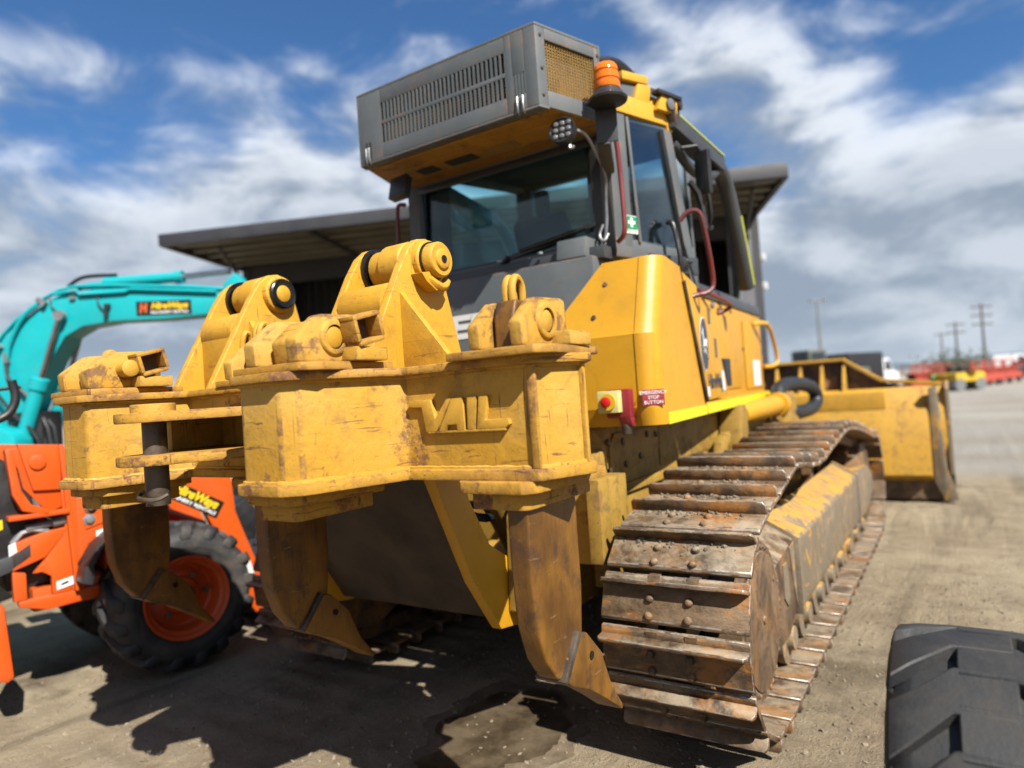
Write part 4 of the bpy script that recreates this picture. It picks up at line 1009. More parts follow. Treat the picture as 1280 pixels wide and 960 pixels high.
for sx in (1, -1):
    q = MB(); q.px([(8.60, .30), (8.66, 1.22), (8.80, 1.30), (8.92, 1.26), (8.84, 1.0), (8.80, .65), (8.87, .30), (9.12, .02), (8.95, -.02), (8.75, .05)], min(1.86 * sx, 1.90 * sx), max(1.86 * sx, 1.90 * sx)); q.build('end_plate', M['guard'], bd_, .008)
for sx in (1, -1):
    q = MB(); q.prism([(1.71 * sx, 8.60, 1.23), (1.79 * sx, 8.60, 1.26), (1.815 * sx, 8.60, .72), (1.835 * sx, 8.60, .36), (1.925 * sx, 8.60, .03), (1.80 * sx, 8.60, .0), (1.71 * sx, 8.60, .22)], (0, .09, 0)); q.build('end_bit', M['guard'], bd_, .012)
q = MB(); q.px([(8.70, .02), (8.72, .34), (8.66, .34), (8.66, .02)], -1.855, 1.855); q.build('wear_plate', M['disc'], bd_, .004)
q = MB(); q.px([(8.84, .06), (9.16, -.015), (9.17, .01), (8.88, .10)], -1.90, 1.90); q.build('cutting_edge', M['steel'], bd_, .004)

# --- ripper: staggered box beam with five pockets, three shanks
B1 = [(-1.13, 1.45), (-.70, 1.45), (-.645, 1.15), (-.60, 1.12), (-.445, 1.12), (-.43, 1.13), (-.36, 1.45),
      (.36, 1.45), (.40, 1.13), (.415, 1.12), (.565, 1.12), (.61, 1.15), (.70, 1.45), (1.125, 1.45), (1.190, 1.60), (.96, 1.96), (-.96, 1.96), (-1.190, 1.60)]
bm_ = MB(); bm_.pz(B1, 1.265, 1.530); beam = bm_.build('ripper_beam', M['cat'], dz, 0.016, seg=4)
def grow(loop, d):
    n = len(loop); out = []
    for i in range(n):
        p, a, c = Vector(loop[i]), Vector(loop[i - 1]), Vector(loop[(i + 1) % n])
        e0 = (p - a).normalized(); e1 = (c - p).normalized()
        n0 = Vector((e0.y, -e0.x)); n1 = Vector((e1.y, -e1.x)); b = (n0 + n1)
        k = d / max(.45, (1 + n0.dot(n1)) / 2) / 2
        out.append(tuple(p + b * k))
    return out
q = MB(); q.pz(grow(B1, .022), 1.236, 1.266); q.build('bottom_flange', M['flange'], beam, 0.006)
q = MB(); q.pz(grow(B1, .026), 1.529, 1.553); q.build('top_flange', M['flange'], beam, 0.006)
q = MB()
q.beam((1.128, 1.446, 1.266), (1.128, 1.446, 1.53), .022, .014, (0, 1, 0)); q.build('weld_seam', M['flange'], beam, .004); q = MB()
q.beam((1.190, 1.596, 1.266), (1.190, 1.596, 1.53), .016, .016, (0, 1, 0)); q.build('weld_seam', M['cat'], beam, .004)
# lumpy weld beads where the plates meet
for z in (1.268, 1.527):
    q = MB(); lp = grow(B1, .002); pts = []
    for (ax, ay), (bx, by) in zip(lp, lp[1:] + lp[:1]):
        n = max(2, int(math.dist((ax, ay), (bx, by)) / .012))
        pts += [(ax + (bx - ax) * k / n + random.uniform(-.001, .001), ay + (by - ay) * k / n + random.uniform(-.001, .001), z + random.uniform(-.0015, .0015)) for k in range(n)]
    q.tube(pts + pts[:1], .0065, 6); q.build('weld_bead', M['cat'], beam)
# raised lettering on the rear face
vl = MB()
def vl_poly(pts): vl.prism([(.724 + x * .335, 1.452, 1.367 + y * .092) for x, y in pts], (0, -.017, 0))
vl_poly([(0, .76), (0, .98), (.235, .98), (.275, .40), (.40, .98), (.455, .98), (.29, .0), (.17, .0), (.135, .76)])
vl_poly([(.30, .0), (.335, .22), (.455, .98), (.56, .98), (.575, .0), (.495, .0), (.49, .20), (.40, .20), (.375, .0)])
vl_poly([(.596, .03), (.61, .98), (.70, .98), (.672, .03)])
vl_poly([(.687, .03), (.725, .98), (.81, .98), (.775, .30), (.985, .32), (1.0, .15), (.95, .03)])
vl_poly([(.19, -.05), (.19, .02), (.96, .06), (.96, -.02)])
vl.build('raised_lettering', M['letter'], beam, .003)

def hull_lug(a, pts, x0, x1): a.px(pts, x0, x1)
def shank(x, z_off):
    q = MB(); t = .032
    q.px([(1.47, 1.70), (1.455, 1.66), (1.455, 1.0), (1.465, .86), (1.50, .76), (1.55, .695), (1.60, .675), (1.66, .70), (1.70, .78), (1.715, .90), (1.715, 1.70)], x - t, x + t)
    so = q.build('ripper_shank', M['shank'], dz, 0.009, seg=3)
    q = MB(); q.px([(1.565, .690), (1.60, .735), (1.655, .785), (1.70, .775), (1.785, .690), (1.805, .640), (1.835, .575), (1.90, .492), (1.895, .476), (1.80, .545), (1.70, .612), (1.60, .660)], x - .046, x + .046)
    q2 = q.build('ripper_tooth', M['shank'], so, 0.010)
    q = MB(); q.px([(1.558, .686), (1.572, .674), (1.668, .782), (1.652, .795)], x - .049, x + .049); q.build('tooth_shim', M['pin'], so, .006)
    q = MB(); q.cyl((x - .049, 1.715, .705), (x + .049, 1.715, .705), .012, 10); q.build('tooth_pin', M['grease_shade'], so)
    q = MB()
    for dx in (-.010, .010): q.tube([(x + dx, 1.490, 1.69), (x + dx, 1.488, 1.735), (x + dx, 1.500, 1.760), (x + dx, 1.515, 1.764), (x + dx, 1.530, 1.755), (x + dx, 1.538, 1.735), (x + dx, 1.536, 1.69)], .0105, 8, 1)
    q.build('lifting_eye', M['letter'], so)
    return so
for x in (1.05, 0.0, -1.05): shank(x, 0)

def collar(xc, y0, w, dep, name='shank_collar'):
    q = MB()
    q.pz([(xc - w, y0 + .035), (xc - w + .03, y0), (xc + w - .03, y0), (xc + w, y0 + .035), (xc + w + .03, y0 + dep), (xc - w - .03, y0 + dep)], 1.205, 1.237)
    q.pz([(xc - w * .72, y0 + .05), (xc - w * .62, y0 + .03), (xc + w * .62, y0 + .03), (xc + w * .74, y0 + .05), (xc + w * .80, y0 + dep), (xc - w * .8, y0 + dep)], 1.160, 1.206)
    q.build(name, M['flange'], beam, .006)
collar(1.005, 1.405, .125, .36); collar(-1.005, 1.405, .125, .36); collar(0, 1.42, .125, .36)
collar(.475, 1.135, .11, .30, 'pocket_collar'); collar(-.53, 1.135, .11, .30, 'pocket_collar')

def pocket(xc, y0, gap, th, pinx, keeper=True, side=1):
    """two ear plates with a pin through them on a raised pad"""
    q = MB(); q.pz([(xc - .155, y0 - .002), (xc + .115, y0 - .002), (xc + .140, y0 + .05), (xc + .125, y0 + .33), (xc - .165, y0 + .33)], 1.552, 1.574)
    pd = q.build('pocket_pad', M['flange'], beam, .005)
    ear = [(y0 + .005, 1.575), (y0 + .0, 1.635), (y0 + .085, 1.700), (y0 + .21, 1.706), (y0 + .235, 1.70), (y0 + .24, 1.60), (y0 + .245, 1.575)]
    for s_ in (-1, 1):
        q = MB(); q.px(ear, xc + s_ * gap - th / 2, xc + s_ * gap + th / 2); q.build('pocket_ear', M['cat'], beam, .008)
    q = MB(); q.box(xc + gap + th / 2 - .01, xc + gap + th / 2 + .055, y0 + .15, y0 + .27, 1.575, 1.612); q.build('pocket_block', M['cat'], beam, .005)
    py, pz_ = y0 + .125, 1.640
    if side > 0:
        L_ = 2 * gap + .035 + th / 2 + pinx
        q = MB(); q.lathe((xc - gap - .03, py, pz_), (1, 0, 0), [(0, .0295), (L_ - .003, .0295), (L_, .026), (L_, 0)], 22); q.build('pocket_pin', M['letter'], beam)
        if pinx < .02:
            q = MB(); q.lathe((xc + gap + th / 2 - .003, py, pz_), (1, 0, 0), [(0, .034), (.012, .033), (.012, .044), (.009, .048), (0, .050)], 26, caps=False); q.build('pin_ring', M['cat'], beam)
            q = MB(); q.lathe((xc + gap + th / 2 + .0005, py, pz_), (1, 0, 0), [(0, .036), (.0012, .036)], 22); q.build('pin_gap', M['grease_shade'], beam)  # black disc painted in as the shadow ring round the pin
    if keeper:
        kx = xc + gap + th / 2
        q = MB(); R_ = Matrix.Rotation(radians(14), 3, 'X'); cc = Vector((kx + .030, y0 + .198, 1.662))
        for dy, dz_, hy, hz_ in ((0, .034, .105, .014), (0, -.036, .095, .014), (-.045, 0, .014, .062), (.046, 0, .014, .062)):
            q.obox(cc + R_ @ Vector((0, dy, dz_)), (.066, hy, hz_), R_)
        q.build('pin_keeper', M['flange'], beam, .006)
        q = MB(); q.obox((kx + .006, y0 + .198, 1.662), (.012, .085, .060), Matrix.Identity(3)); q.build('keeper_recess', M['rusty'], beam)
pocket(1.055, 1.395, .064, .036, .0, keeper=False)
pocket(.535, 1.125, .085, .045, .0)
pocket(-.535, 1.125, .085, .045, .045)
pocket(0.0, 1.42, .085, .045, .0, keeper=False)
pocket(-1.045, 1.395, .064, .036, .0, keeper=False)
# middle cheek pieces between the ears of the empty pockets
for xc in (.535, -.535):
    q = MB(); q.px([(1.175, 1.575), (1.165, 1.635), (1.23, 1.692), (1.36, 1.70), (1.37, 1.575)], xc - .045, xc + .045); q.build('pocket_cheek', M['cat'], beam, .010)
# tall pivot towers
def tower(xc):
    pl_ = [(1.46, 1.552), (1.655, 1.90), (1.70, 1.965), (1.745, 2.000), (1.79, 2.008), (1.835, 1.995), (1.865, 1.955), (1.868, 1.90), (1.955, 1.60), (1.955, 1.552)]
    for s_ in (-1, 1):
        q = MB(); q.px(pl_, xc + s_ * .115 - .016, xc + s_ * .115 + .016); q.build('tower_plate', M['lug'], beam, .006, seg=3)
    q = MB(); q.cyl((xc - .10, 1.655, 1.775), (xc + .10, 1.655, 1.775), .075, 20); q.box(xc - .099, xc + .099, 1.585, 1.72, 1.553, 1.775); q.build('tower_web', M['lug'], beam, .008)
    q = MB(); q.prism([(xc + .130, 1.640, 1.553), (xc + .345, 1.640, 1.553), (xc + .130, 1.640, 1.815)], (0, .028, 0)); q.build('tower_gusset', M['lug'], beam, .004)
    q = MB(); q.prism([(xc - .130, 1.640, 1.553), (xc - .30, 1.640, 1.553), (xc - .130, 1.640, 1.815)], (0, .028, 0)); q.build('tower_gusset', M['lug'], beam, .004)
    c = Vector((xc, 1.785, 1.925))
    q = MB(); q.lathe(c - Vector((.075, 0, 0)), (1, 0, 0), [(0, .070), (.05, .070), (.055, .082), (.145, .082), (.15, .075)], 26); eye = q.build('link_eye', M['lug'], beam, .003)
    for s_ in (-1, 1):
        q = MB(); q.lathe(c + Vector((s_ * .131, 0, 0)), (s_, 0, 0), [(-.004, .076), (.020, .072), (.024, .064), (.024, 0)], 28); q.build('tower_boss', M['lug'], beam, .003)
    q = MB(); q.lathe(c - Vector((.099, 0, 0)), (1, 0, 0), [(0, .084), (.014, .084)], 28); q.build('eye_seal', M['grease_shade'], beam)
    if xc > 0:
        q = MB(); q.lathe(c + Vector((.155, 0, 0)), (1, 0, 0), [(0, .066), (.006, .066), (.008, .05)], 28); q.build('eye_seal', M['grease_shade'], beam)
        q = MB(); q.lathe(c + Vector((.160, 0, 0)), (1, 0, 0), [(0, .060), (.034, .060), (.040, .054), (.040, .036), (.046, .034), (.048, .030), (.048, 0)], 28); q.build('tower_pin', M['lug'], beam)
        q = MB(); q.lathe(c + Vector((.205, 0, 0)), (1, 0, 0), [(0, .013), (.006, .013), (.006, 0)], 12); q.build('pin_hole', M['grease_shade'], beam)
        q = MB(); q.tube([(xc + .135, 1.72, 1.865), (xc + .17, 1.735, 1.862), (xc + .175, 1.79, 1.835), (xc + .172, 1.82, 1.838), (xc + .165, 1.845, 1.862)], .017, 6, 1)
        q.px([(1.70, 1.875), (1.755, 1.885), (1.80, 1.83), (1.77, 1.82), (1.72, 1.85)], xc + .13, xc + .18)
        q.build('pin_keeper', M['lug'], beam, .003)
    else:
        q = MB(); q.lathe(c + Vector((.155, 0, 0)), (1, 0, 0), [(0, .060), (.012, .060), (.016, .054), (.012, .044)], 28); q.build('eye_seal', M['grease_shade'], beam)
        q = MB(); q.lathe(c + Vector((.160, 0, 0)), (1, 0, 0), [(0, .040), (.004, .040), (.006, .034), (.010, .030), (.012, 0)], 24); q.build('tower_pin', M['lug'], beam)
        q = MB(); q.tube([(xc + .135, 1.60, 1.69), (xc + .150, 1.60, 1.75), (xc + .150, 1.615, 1.765), (xc + .150, 1.635, 1.755), (xc + .135, 1.64, 1.69)], .010, 8, 2); q.build('lifting_eye', M['lug'], beam)
    q = MB(); q.cyl((xc, 1.80, 1.89), (xc, 2.05, 1.40), .055, 18); q.cyl((xc, 2.03, 1.44), (xc, 2.62, .60), .085, 20); q.cyl((xc - .12, 2.60, .64), (xc + .12, 2.60, .64), .06, 14); q.build('lift_cylinder', M['frame_yellow'], dz, .004)
tower(.40); tower(-.385)
# tow clevis in the middle with its pin
for z in (1.448, 1.322):
    q = MB(); ar = [(.105 * cos(radians(a_)), 1.11 + .105 * sin(radians(a_))) for a_ in range(180, 361, 20)]
    q.pz([(-.20, 1.47)] + [(x - .0, y) for x, y in ar] + [(.36, 1.47), (-.2, 1.47)][:1], z, z + .030); q.build('clevis_plate', M['flange'], beam, .006)
q = MB(); q.prism([(-.16, 1.40, 1.352), (.30, 1.40, 1.352), (.30, 1.40, 1.448), (-.16, 1.40, 1.448)], (0, .02, 0)); q.px([(1.22, 1.352), (1.45, 1.352), (1.45, 1.448), (1.22, 1.448)], -.13, -.10); q.build('clevis_web', M['cat'], beam, .004)
q = MB(); q.cyl((0, 1.11, 1.20), (0, 1.11, 1.478), .034, 18); cpn = q.build('clevis_pin', M['pin'], dz, .002)
q = MB(); q.lathe((0, 1.11, 1.478), (0, 0, 1), [(0, .062), (.022, .062), (.024, .058), (.024, 0)], 24); q.build('pin_head', M['cat'], cpn)
q = MB(); q.tube([(-.035, 1.10, 1.245), (-.05, 1.08, 1.235), (-.02, 1.06, 1.225), (.06, 1.07, 1.22), (.07, 1.10, 1.235)], .006, 6, 2); q.build('lynch_pin', M['pin'], cpn)
# lower parallel arm box
q = MB(); q.prism([(-.46, 1.78, 1.235), (.46, 1.78, 1.235), (.46, 2.20, .575), (-.46, 2.20, .575)], (0, .03, .012)); ap = q.build('arm_plate', M['shadesteel'], dz, .006)
for sx in (1, -1):
    q = MB(); q.px([(1.765, 1.236), (1.93, 1.236), (1.985, 1.08), (2.09, .90), (2.20, .83), (2.70, .80), (2.75, .62), (2.60, .535), (2.245, .548), (2.13, .565), (1.98, .78)], .445 * sx, .495 * sx); q.build('lower_arm', M['body'], dz, .008)
q = MB(); q.cyl((-.42, 2.66, .70), (.42, 2.66, .70), .07, 16); q.build('arm_shaft', M['frame_yellow'], dz)
q = MB(); q.tube([(.30, 1.98, 1.20), (.36, 2.1, 1.0), (.40, 2.3, .95), (.42, 2.6, 1.1), (.40, 2.8, 1.15)], .018, 8, 2); q.build('hydraulic_hose', M['hose'], dz); q = MB(); q.tube([(.24, 1.98, 1.18), (.26, 2.15, 1.02), (.30, 2.4, 1.0), (.30, 2.8, 1.12)], .018, 8, 2); q.build('hydraulic_hose', M['hose'], dz)
q = MB(); q.box(.12, .20, 1.97, 2.05, 1.02, 1.22); q.box(.24, .34, 1.965, 2.02, 1.10, 1.235); q.build('beam_bracket', M['frame_yellow'], beam, .008)

# ------------------------------------------------------------------ tyres
def tyre_mesh(name, R, w, rr, nl, style, mat):
    """axis along x, centred; moulded bars stand proud of the carcass"""
    s = MB(); h = .030 * R / .42
    Rc = R - h
    prof = [(-w / 2 + .02, rr), (-w / 2 - .004, rr + (Rc - rr) * .35), (-w / 2, rr + (Rc - rr) * .68), (-w / 2 + .022, Rc - .022), (-w / 2 + .055, Rc - .004), (0, Rc),
            (w / 2 - .055, Rc - .004), (w / 2 - .022, Rc - .022), (w / 2, rr + (Rc - rr) * .68), (w / 2 + .004, rr + (Rc - rr) * .35), (w / 2 - .02, rr)]
    s.lathe((0, 0, 0), (1, 0, 0), prof, 56, caps=False)
    def pt(x, th, r): return Vector((x, -r * cos(th), r * sin(th)))
    step = 2 * pi / nl
    for k in range(nl):
        for sd in (-1, 1):
            t0 = k * step + (0 if sd < 0 else step / 2)
            if style == 'bar':
                path = [(-.02, 0.0, R), (w * .20, -.10, R), (w * .40, -.20, R - .006), (w * .495, -.235, R - .03), (w * .515, -.245, R - .085)]; tw = step * .36
            else:
                path = [(-.055, .0, R), (w * .16, .0, R), (w * .36, -.20, R - .003), (w * .47, -.28, R - .012), (w * .498, -.30, R - .05)]; tw = step * .60
            rows = []
            for i, (x, dt, r) in enumerate(path):
                low = Rc - .012 if i < 3 else r - .035
                xl = x if i < 4 else x - .03
                tt = tw * (1.0 if i < 3 else 1.1)
                rows.append([s.bm.verts.new(pt(sd * xl, t0 + dt - tt / 2 - .03, low)), s.bm.verts.new(pt(sd * x, t0 + dt - tt / 2, r)),
                             s.bm.verts.new(pt(sd * x, t0 + dt + tt / 2, r)), s.bm.verts.new(pt(sd * xl, t0 + dt + tt / 2 + .03, low))])
            for a, b in zip(rows, rows[1:]):
                for i in range(4): s.face([a[i], a[(i + 1) % 4], b[(i + 1) % 4], b[i]])
            s.face(rows[0]); s.face(rows[-1])
    return s.mesh(name, mat, 0.004, seg=1, ang=38)

# ------------------------------------------------------------------ orange wheel loader, parked alongside
ld = thing('wheel_loader', 'orange compact wheel loader with rental sign on its arm, behind the left ripper shank', 'loader', (-1.80, 2.24, 0), -math.atan2(.19, .982), local=True)
TM = tyre_mesh('tyre', .425, .33, .235, 17, 'bar', M['tyre'])
def rim_build(parent):
    q = MB()
    prof = [(-.30, .20), (-.02, .225), (-.005, .242), (.004, .240), (-.004, .224), (-.03, .214), (-.035, .196), (-.13, .186), (-.14, .175), (-.125, .11), (-.10, .095), (-.095, .0)]
    q.lathe((0, 0, 0), (1, 0, 0), prof, 36, caps=False)
    return q
def wheel(x_out, y, side):
    w = bpy.data.objects.new('wheel', None); COL.objects.link(w); w.parent = ld; w.location = (x_out, y, .415); ORIGIN[w.name] = Vector((x_out, y, .415))
    if side < 0: w.rotation_euler = (0, 0, pi)
    to = bpy.data.objects.new('tyre', TM); COL.objects.link(to); to.parent = w; to.location = (-.165, 0, 0); to.rotation_euler = (.2, 0, 0); ORIGIN[to.name] = Vector()
    ORIGIN[w.name] = Vector((0, 0, 0))
    ro = rim_build(w).build('rim', M['rim'], w, 0.002)
    q = MB(); q.lathe((-.10, 0, 0), (1, 0, 0), [(0, .07), (.03, .065), (.035, .05), (.035, 0)], 20)
    for k in range(6): a = k * pi / 3; q.lathe((-.13, .145 * cos(a), .115 * sin(a)), (1, 0, 0), [(0, .020), (.022, .018), (.024, 0)], 6)
    q.build('hub', M['disc'], w)
for xo, y, sd in ((0, 0, 1), (-1.28, 0, -1), (0, -1.62, 1), (-1.28, -1.62, -1)): wheel(xo, y, sd)
XP = -.20   # outer face of the side plates
q = MB()
for xa in (XP - .04, -1.08):
    for pts in ([(-.74, 1.38), (-.55, 1.36), (-.55, 1.115), (-.68, 1.125)], [(-.555, 1.115), (-.49, 1.115), (-.47, .56), (-.53, .56)], [(-.49, 1.06), (-.10, 1.04), (-.10, .86), (-.22, .86), (-.36, .80), (-.47, .66), (-.48, .70)],
                [(-.64, .76), (-.53, .90), (-.53, .56), (-.62, .56), (-.62, .66), (-.66, .69), (-.70, .69)], [(-.79, .86), (-.64, .90), (-.53, .91), (-.53, .895), (-.64, .765), (-.79, .72)], [(-.77, .56), (-.40, .56), (-.38, .50), (-.64, .485), (-.77, .53)], [(-.79, .72), (-.73, .70), (-.73, .56), (-.79, .56)]):
        q.px(pts, xa, xa + .04)
q.box(-1.03, XP - .04, -.70, .25, .48, .60); q.box(-1.03, XP - .05, -.35, -.05, .62, .90)
q.prism([(XP - .06, -.70, 1.12), (XP - .06, -.62, 1.0), (XP - .06, -.66, .78), (XP - .06, -.70, .78)], (-.04, 0, 0))
bo = q.build('loader_frame', M['orange'], ld, .008)
q = MB(); q.px([(-.79, 1.36), (-.56, 1.355), (-.55, 1.02), (-.62, 1.00), (-.66, 1.06), (-.72, 1.14), (-.74, 1.25)], XP - .06, XP - .02); q.px([(-.56, 1.36), (-.535, 1.36), (-.495, .56), (-.52, .56)], XP, XP + .035)
q.px([(-.80, 1.355), (-.77, 1.355), (-.74, 1.14), (-.70, 1.06), (-.62, 1.02), (-.62, .985), (-.74, 1.03), (-.78, 1.12)], XP - .02, XP + .05); q.box(XP - .06, XP + .05, -.80, -.53, .985, 1.01)
q.build('arm_tower', M['orange'], ld, .006)
q = MB(); q.cyl((XP - .05, -.655, 1.275), (XP + .012, -.655, 1.275), .040, 18); q.build('tower_pin', M['orange'], bo, .006)
for y, z, mt_ in ((-.42, 1.00, 'rusty'), (-.43, .93, 'galv')):
    q = MB(); q.lathe((XP, y, z), (1, 0, 0), [(0, .034), (.008, .034), (.010, .022), (.022, .020), (.024, 0)], 6 if mt_ == 'galv' else 14); q.build('bolt', M[mt_], bo)
q = MB(); q.px([(-.45, .88), (-.27, .93), (-.27, .97), (-.30, .995), (-.45, .92)], XP + .001, XP + .006); q.build('bolt_plate', M['orange'], bo)
for pts in ([(-.40, .815), (-.22, .86), (-.22, .90), (-.40, .86)], [(-.60, .58), (-.49, .60), (-.49, .645), (-.60, .625)]):
    q = MB(); q.px(pts, XP + .001, XP + .003); q.build('white_decal', M['white'], bo)
    c0 = pts[0]; q = MB(); q.px([(c0[0] + .02, c0[1] + .02), (c0[0] + .06, c0[1] + .03), (c0[0] + .05, c0[1] + .04), (c0[0] + .02, c0[1] + .03)], XP + .0035, XP + .0045); q.build('decal_print', M['signblack'], bo)
q = MB(); q.box(-.95, -.32, -.80, -.42, .60, 1.15); q.build('inner_frame', M['black'], ld, .01)
q = MB(); q.cyl((XP - .02, -.72, .93), (XP - .02, -.56, .945), .020, 12); q.cyl((XP - .02, -.60, .94), (XP - .02, -.54, .95), .030, 12); q.tube([(XP - .02, -.60, .96), (XP - .03, -.66, 1.02), (XP - .04, -.68, 1.14)], .013, 6, 1); q.tube([(XP - .02, -.62, .90), (XP - .02, -.72, .93), (XP - .03, -.78, .86)], .016, 6, 1); q.build('steering_cylinder', M['galv'], ld)
q = MB(); q.px([(-.52, .62), (-.50, .70), (-.44, .80), (-.34, .875), (-.24, .90), (-.24, .885), (-.33, .855), (-.42, .78), (-.46, .70), (-.47, .60)], XP + .005, -.015); q.build('mudguard', M['black'], ld, .004)
# lift arm with its sign
for xa, nm in ((-.34, 1), (-.98, 0)):
    q = MB(); q.px([(-.62, 1.33), (-.56, 1.36), (0, 1.165), (.30, 1.09), (.34, 1.15), (.43, 1.12), (.45, .82), (.49, .70), (.58, .44), (.62, .15), (.55, .12), (.44, .31), (.36, .60), (.25, .85), (.13, .93), (-.55, 1.18)], xa - .06, xa)
    arm = q.build('lift_arm', M['orange'], ld, .008)
    if nm:
        sgn = MB(); u = Vector((0, .37, -.225)).normalized(); vv = Vector((0, .225, .37)).normalized(); c0 = Vector((xa + .0015, .165, .955))
        sgn.prism([c0 + u * a_ + vv * b_ for a_, b_ in ((-.215, -.055), (.215, -.055), (.215, .055), (-.215, .055))], (.004, 0, 0)); sg_ = sgn.build('rental_sign', M['signblack'], arm)
        text('sign_lettering', 'HireWays', M['signyellow'], sg_, c0 + u * .035 + vv * .018 + Vector((.0050, 0, 0)), u, vv, .078, shear=.25, bold=.0035, width=.30)
        text('sign_lettering', 'MACHINERY RENTALS', M['white'], sg_, c0 + u * .01 - vv * .033 + Vector((.0050, 0, 0)), u, vv, .032, bold=.0009, width=.37)
        q = MB()
        for dx in (0, .026): q.prism([c0 + u * (-.198 + dx + a_) + vv * b_ for a_, b_ in ((0, -.022), (.012, -.022), (.018, .046), (.006, .046))], (.006, 0, 0))
        q.prism([c0 + u * (-.186 + a_) + vv * b_ for a_, b_ in ((0, .004), (.02, .010), (.02, .022), (0, .016))], (.006, 0, 0)); q.build('sign_emblem', M['signorange'], sg_)
        q = MB(); q.px([(.43, .47), (.52, .50), (.55, .38), (.47, .34)], xa + .001, xa + .003); q.build('white_decal', M['white'], arm)
q = MB(); q.cyl((-.66, -.2, 1.0), (-.66, .35, .70), .05, 16); q.cyl((-.66, .3, .72), (-.66, .5, .62), .03, 14); q.build('tilt_cylinder', M['orange'], ld)
q = MB(); q.px([(.62, .05), (.66, .34), (.80, .46), (1.30, .40), (1.22, .34), (.84, .38), (.74, .28), (.76, .10), (1.42, .04), (1.42, .02)], -1.42, .06); q.build('bucket', M['black'], ld, .010)
q = MB(); q.px([(.50, .60), (.46, .84), (.56, .90), (.63, .80), (.62, .60)], -.62, -.405); q.build('quick_hitch', M['black'], ld, .02)
# cab / canopy parts nearest the left edge of the photograph
q = MB(); q.px([(-1.0, .72), (-.86, .74), (-.74, .80), (-.66, .90), (-.66, 1.02), (-.70, 1.16), (-.77, 1.28), (-.84, 1.335), (-1.0, 1.36)], -.26, -.23); cp_ = q.build('side_panel', M['black'], ld, .012)
q = MB(); q.px([(-1.0, .66), (-.80, .72), (-.70, .78), (-.70, .86), (-.80, .80), (-1.0, .76)], -.235, -.20); q.build('step_plate', M['dgrey'], ld, .006)
q = MB(); q.px([(-.895, .915), (-.815, .945), (-.815, .995), (-.895, .968)], -.229, -.226); yp = q.build('number_label', M['signyellow'], cp_)
text('label_lettering', '2487', M['signblack'], yp, (-.2255, -.855, .955), (0, .08, .03), (0, -.03, .08), .042, bold=.001, width=.06)
q = MB(); q.px([(-.80, .80), (-.765, .82), (-.77, .87), (-.80, .86)], -.199, -.197); q.build('white_decal', M['white'], ld)
q = MB(); q.tube([(-.25, -.96, 1.36), (-.25, -.86, 1.50), (-.25, -.76, 1.53), (-.25, -.72, 1.62), (-.25, -.74, 1.72)], .022, 10, 2); q.tube([(-.25, -.90, 1.20), (-.25, -.86, 1.50)], .022, 10); q.tube([(-.27, -.80, 1.66), (-.27, -.86, 1.78), (-.27, -.88, 1.84)], .020, 8, 1); q.cyl((-.26, -.83, 1.67), (-.26, -.70, 1.685), .010, 8); q.build('guard_rail', M['black'], ld)
q = MB(); q.cyl((-.24, -.86, 1.24), (-.21, -.86, 1.24), .022, 10); q.build('bolt', M['galv'], ld)
q = MB(); q.box(-1.08, -.20, -2.1, -.95, .45, 1.05); q.px([(-.90, .60), (-.86, .60), (-.835, .25), (-.86, .22), (-.92, .25)], -.28, .02); q.build('rear_frame', M['orange'], ld, .02)
q = MB(); q.box(-1.05, -.25, -1.3, -1.0, .9, 1.3); q.box(-.9, -.4, -1.25, -.8, 1.05, 1.45); q.build('seat_console', M['black'], ld, .03)

# ------------------------------------------------------------------ turquoise excavator behind the loader
ANG = math.atan2(.54981385, .83528721)
ex = thing('excavator', 'turquoise excavator with raised boom reaching behind the left ripper box', 'excavator', (-4.97, 3.17, 0), ANG, local=True)
BW = .13
q = MB()
q.py([(-1.35, 1.15), (-1.0, 1.75), (-.78, 2.12), (-.60, 2.36), (-.30, 2.58), (-.06, 2.695), (.25, 2.725), (.60, 2.715), (1.05, 2.665), (1.50, 2.60), (1.62, 2.52), (1.40, 2.42), (.90, 2.405), (.40, 2.415), (.12, 2.385), (-.05, 2.30),
      (-.20, 2.08), (-.33, 1.82), (-.48, 1.48), (-.80, 1.0), (-1.2, .9)], -BW, BW)
boom = q.build('boom', M['teal'], ex, .012)
q = MB(); q.cyl((.30, -.05, 2.795), (1.02, -.05, 2.80), .048, 16); q.cyl((.98, -.05, 2.80), (1.05, -.05, 2.80), .060, 16); q.box(.16, .32, -.08, .0, 2.74, 2.80); q.build('stick_cylinder', M['teal'], boom)
q = MB(); q.cyl((1.03, -.05, 2.80), (1.50, -.05, 2.82), .026, 12); q.build('cylinder_rod', M['chrome'], boom)
for yy in (-.19, .19):
    q = MB(); q.cyl((-.06, yy, 2.47), (-.275, yy, 1.86), .024, 12); q.build('cylinder_rod', M['chrome'], ex)
    q = MB(); q.cyl((-.265, yy, 1.90), (-.50, yy, 1.22), .066, 18); q.lathe((-.26, yy, 1.915), (-.33, 0, -.94), [(-.01, .05), (0, .082), (.10, .082), (.11, .066)], 18); q.build('boom_cylinder', M['teal'], ex)
    q = MB(); q.cyl((-.05, yy - .03, 2.49), (-.05, yy + .03, 2.49), .050, 14); q.build('cylinder_pin', M['galv'], ex)
sy = -BW - .002
q = MB(); q.py([(.635, 2.58), (1.15, 2.565), (1.15, 2.435), (.635, 2.45)], sy - .004, sy); sgb = q.build('rental_sign', M['signblack'], boom)
u = Vector((.515, 0, -.015)).normalized(); vv = Vector((.015, 0, .515)).normalized()
text('sign_lettering', 'HireWays', M['signyellow'], sgb, (.945, sy - .005, 2.522), u, vv, .082, shear=.25, bold=.0035, width=.35)
